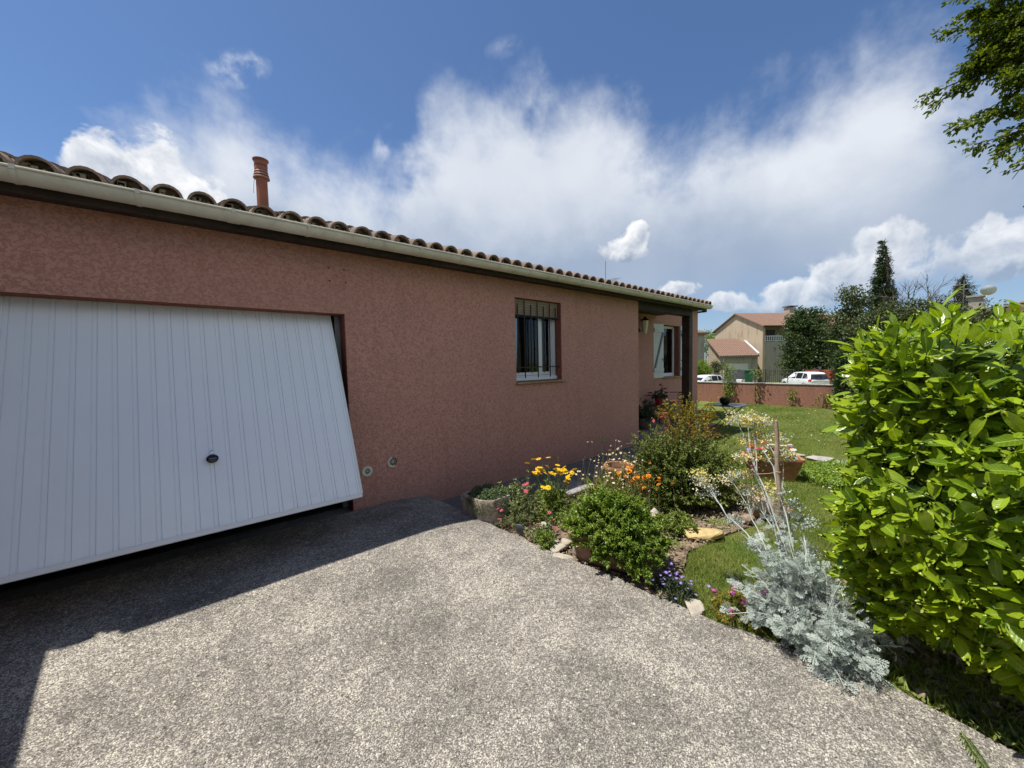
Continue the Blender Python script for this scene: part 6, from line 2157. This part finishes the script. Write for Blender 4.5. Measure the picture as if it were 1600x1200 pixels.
for e, dens in ends:
    e = np.array(e)
    st_ = np.array([9.75, -2.4, 4.6]) + np.array([-.1, .15, rng.uniform(-.6, 1.6)])
    c = stems_curve(st_, e, .10, 8, .02)
    mb.tube([tuple(q) for q in c], np.linspace(.045, .004, 8).tolist(), 5, cap=False)
    for k in range(38 * dens):
        t = rng.uniform(.45, 1.0)
        i = min(int(t * 7), 6)
        p = c[i] + (c[i + 1] - c[i]) * (t * 7 - i)
        d = unit((c[i + 1] - c[i]) * 1.0 / np.linalg.norm(c[i + 1] - c[i]) + rng.normal(0, .55, 3) + np.array([0, 0, -.25]))
        L = rng.uniform(.14, .38) * (1.25 - t * .6)
        q = p + d * L
        mb.tube([tuple(p), tuple(q)], [.004, .0015], 3, cap=False)
        m_ = 15
        s = rng.uniform(.15, 1.0, m_)[:, None]
        P.append(p + (q - p) * s + rng.normal(0, .02, (m_, 3)))
        A.append(unit(d + rng.normal(0, .6, (m_, 3)) + np.array([0, 0, -.2])))
        Nn.append(rdir(m_, .9))
mb.build('limbs', M['bark'], ot)['kind'] = 'stuff'
P, A, Nn = np.concatenate(P), np.concatenate(A), np.concatenate(Nn)
scatter('crown', M['tree_leaf'], ot, BROAD, P, A, Nn, rng.uniform(.045, .075, len(P)), stuff=True)

# ================================================================== LAUREL HEDGE
lh = thing('laurel_hedge', 'tall cherry laurel hedge with large glossy leaves filling the right of the picture', 'hedge', (3.6, -.5, 0))


def hedge_surface(n):
    """points on the skin of the hedge with outward normals"""
    out_p, out_n = [], []
    while len(out_p) < n:
        f = rng.random()
        if f < .42:                                  # end that faces the drive
            y, z = rng.uniform(-1.35, .33), rng.uniform(.22, 1.76)
            x = 2.66 + .42 * max(0, (abs(y + .45) / .85)) ** 2.2 * .55 + .25 * (max(0, z - 1.3) / .6) ** 2 - .22 * math.exp(-((z - .75) / .35) ** 2)
            nr = np.array([-1.0, .25 * (y + .45), .30 + .3 * (z > 1.5)])
        elif f < .78:                                # long side over the lawn
            x, z = rng.uniform(2.85, 6.6), rng.uniform(.22, 1.76)
            y = .29 + .055 * (x - 2.9) - .20 * (max(0, z - 1.35) / .55) ** 2 + .05 * math.sin(x * 3 + z * 2)
            nr = np.array([-.35, 1.0, .30])
        else:                                        # top
            x, y = rng.uniform(2.95, 6.6), rng.uniform(-1.4, .28)
            z = 1.78 - .12 * max(0, 3.4 - x) + .04 * math.sin(x * 5 + y * 4)
            nr = np.array([-.2, .1, 1.0])
        b_ = .09 * math.sin(x * 5.1 + z * 3.7) * math.sin(y * 6.3 + z * 4.9)
        nr = nr / np.linalg.norm(nr)
        out_p.append(np.array([x, y, z]) + nr * b_)
        out_n.append(nr)
    return np.array(out_p), np.array(out_n)


# shoots: each carries a rosette of leaves
sp_p, sp_n = hedge_surface(1180)
LP, LA, LN, LS, LD = [], [], [], [], []
tw = MB()
for p, nr in zip(sp_p, sp_n):
    d = unit(nr + rng.normal(0, .36, 3) + np.array([-.10, .05, .40]))
    L = rng.uniform(.08, .20) if nr[2] < .9 else rng.uniform(.04, .11)
    b0 = p - d * .14
    tipp = b0 + d * (L + .10)
    tw.tube([tuple(b0 - d * .12), tuple(b0), tuple(tipp)], [.004, .0035, .002], 4, cap=False)
    k = rng.integers(5, 9)
    ph = rng.uniform(0, 6.28)
    sd = unit(np.cross(d, rng.normal(size=3)))
    s2 = np.cross(d, sd)
    for j in range(k):
        t = (j + .3) / k
        aang = ph + j * 2.4
        rad = sd * math.cos(aang) + s2 * math.sin(aang)
        ax = unit(rad * (1.0 - .55 * t) + d * (.35 + .75 * t) + np.array([0, 0, -.05]))
        LP.append(b0 + (tipp - b0) * t); LA.append(ax); LN.append(unit(d * 1.0 + np.array([0, 0, .7]) - rad * .35 + rng.normal(0, .12, 3)))
        LS.append(rng.uniform(.115, .185) * (1 - .25 * t)); LD.append(np.linalg.norm(p - np.array([0, 0, CAM_H])))
LP, LA, LN, LS, LD = map(np.array, (LP, LA, LN, LS, LD))
tw.build('shoots', M['green_stem'], lh)['kind'] = 'stuff'
# large single leaves: the nearest three hundred
camp = np.array([0, 0, CAM_H])
order = np.argsort(LD - rng.uniform(0, .25, len(LD)))
# only those on the faces towards the drive count as near
near = [i for i in order if LP[i, 0] < 3.6 and LP[i, 1] > -.42][:300]
nearset = np.zeros(len(LP), bool); nearset[near] = True
variants = []
for k in range(14):
    tm_ = template([0, .06, .2, .42, .68, .88, 1], [.012, .03, .13, .182, .165, .085, 0], rng.uniform(.1, .5), rng.uniform(.0, .4), rng.uniform(-.06, .06))
    me_ = scatter_mesh('laurel_leaf', tm_, np.zeros((1, 3)), np.array([[1., 0, 0]]), np.array([[0, 0, 1.]]), 1.0, rnd=np.array([(k + .5) / 14]), uv=True)
    me_.materials.append(M['laurel_leaf'])
    variants.append(me_)
for i in near:
    x_ = unit(LA[i]); n_ = LN[i] - (LN[i] @ x_) * x_; n_ = unit(n_); y_ = np.cross(n_, x_)
    o = link('leaf', variants[rng.integers(0, 14)], None, lh)
    s = LS[i]
    lp = LP[i] - np.array(OFS[lh.name])
    o.matrix_local = Matrix(((x_[0] * s, y_[0] * s, n_[0] * s, lp[0]), (x_[1] * s, y_[1] * s, n_[1] * s, lp[1]), (x_[2] * s, y_[2] * s, n_[2] * s, lp[2]), (0, 0, 0, 1)))
rest = ~nearset
scatter('foliage', M['laurel_leaf'], lh, LAUREL, LP[rest], LA[rest], LN[rest], LS[rest], stuff=True, uv=True)
# inner leaves, in a darker green, that close the hedge
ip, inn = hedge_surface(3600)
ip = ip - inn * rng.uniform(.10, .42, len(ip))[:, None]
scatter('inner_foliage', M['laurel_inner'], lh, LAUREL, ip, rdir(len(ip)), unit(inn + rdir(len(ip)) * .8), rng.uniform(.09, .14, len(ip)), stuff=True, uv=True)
mb = MB()
for k in range(16):
    bx, by = rng.uniform(3.1, 6.4), rng.uniform(-1.0, .0)
    mb.tube([(bx, by, -.05), (bx + rng.normal(0, .1), by + rng.normal(0, .1), .6), (bx + rng.normal(0, .25), by + rng.normal(0, .25), 1.6)], [.03, .022, .01], 6)
mb.build('trunks', M['bark'], lh)['kind'] = 'stuff'
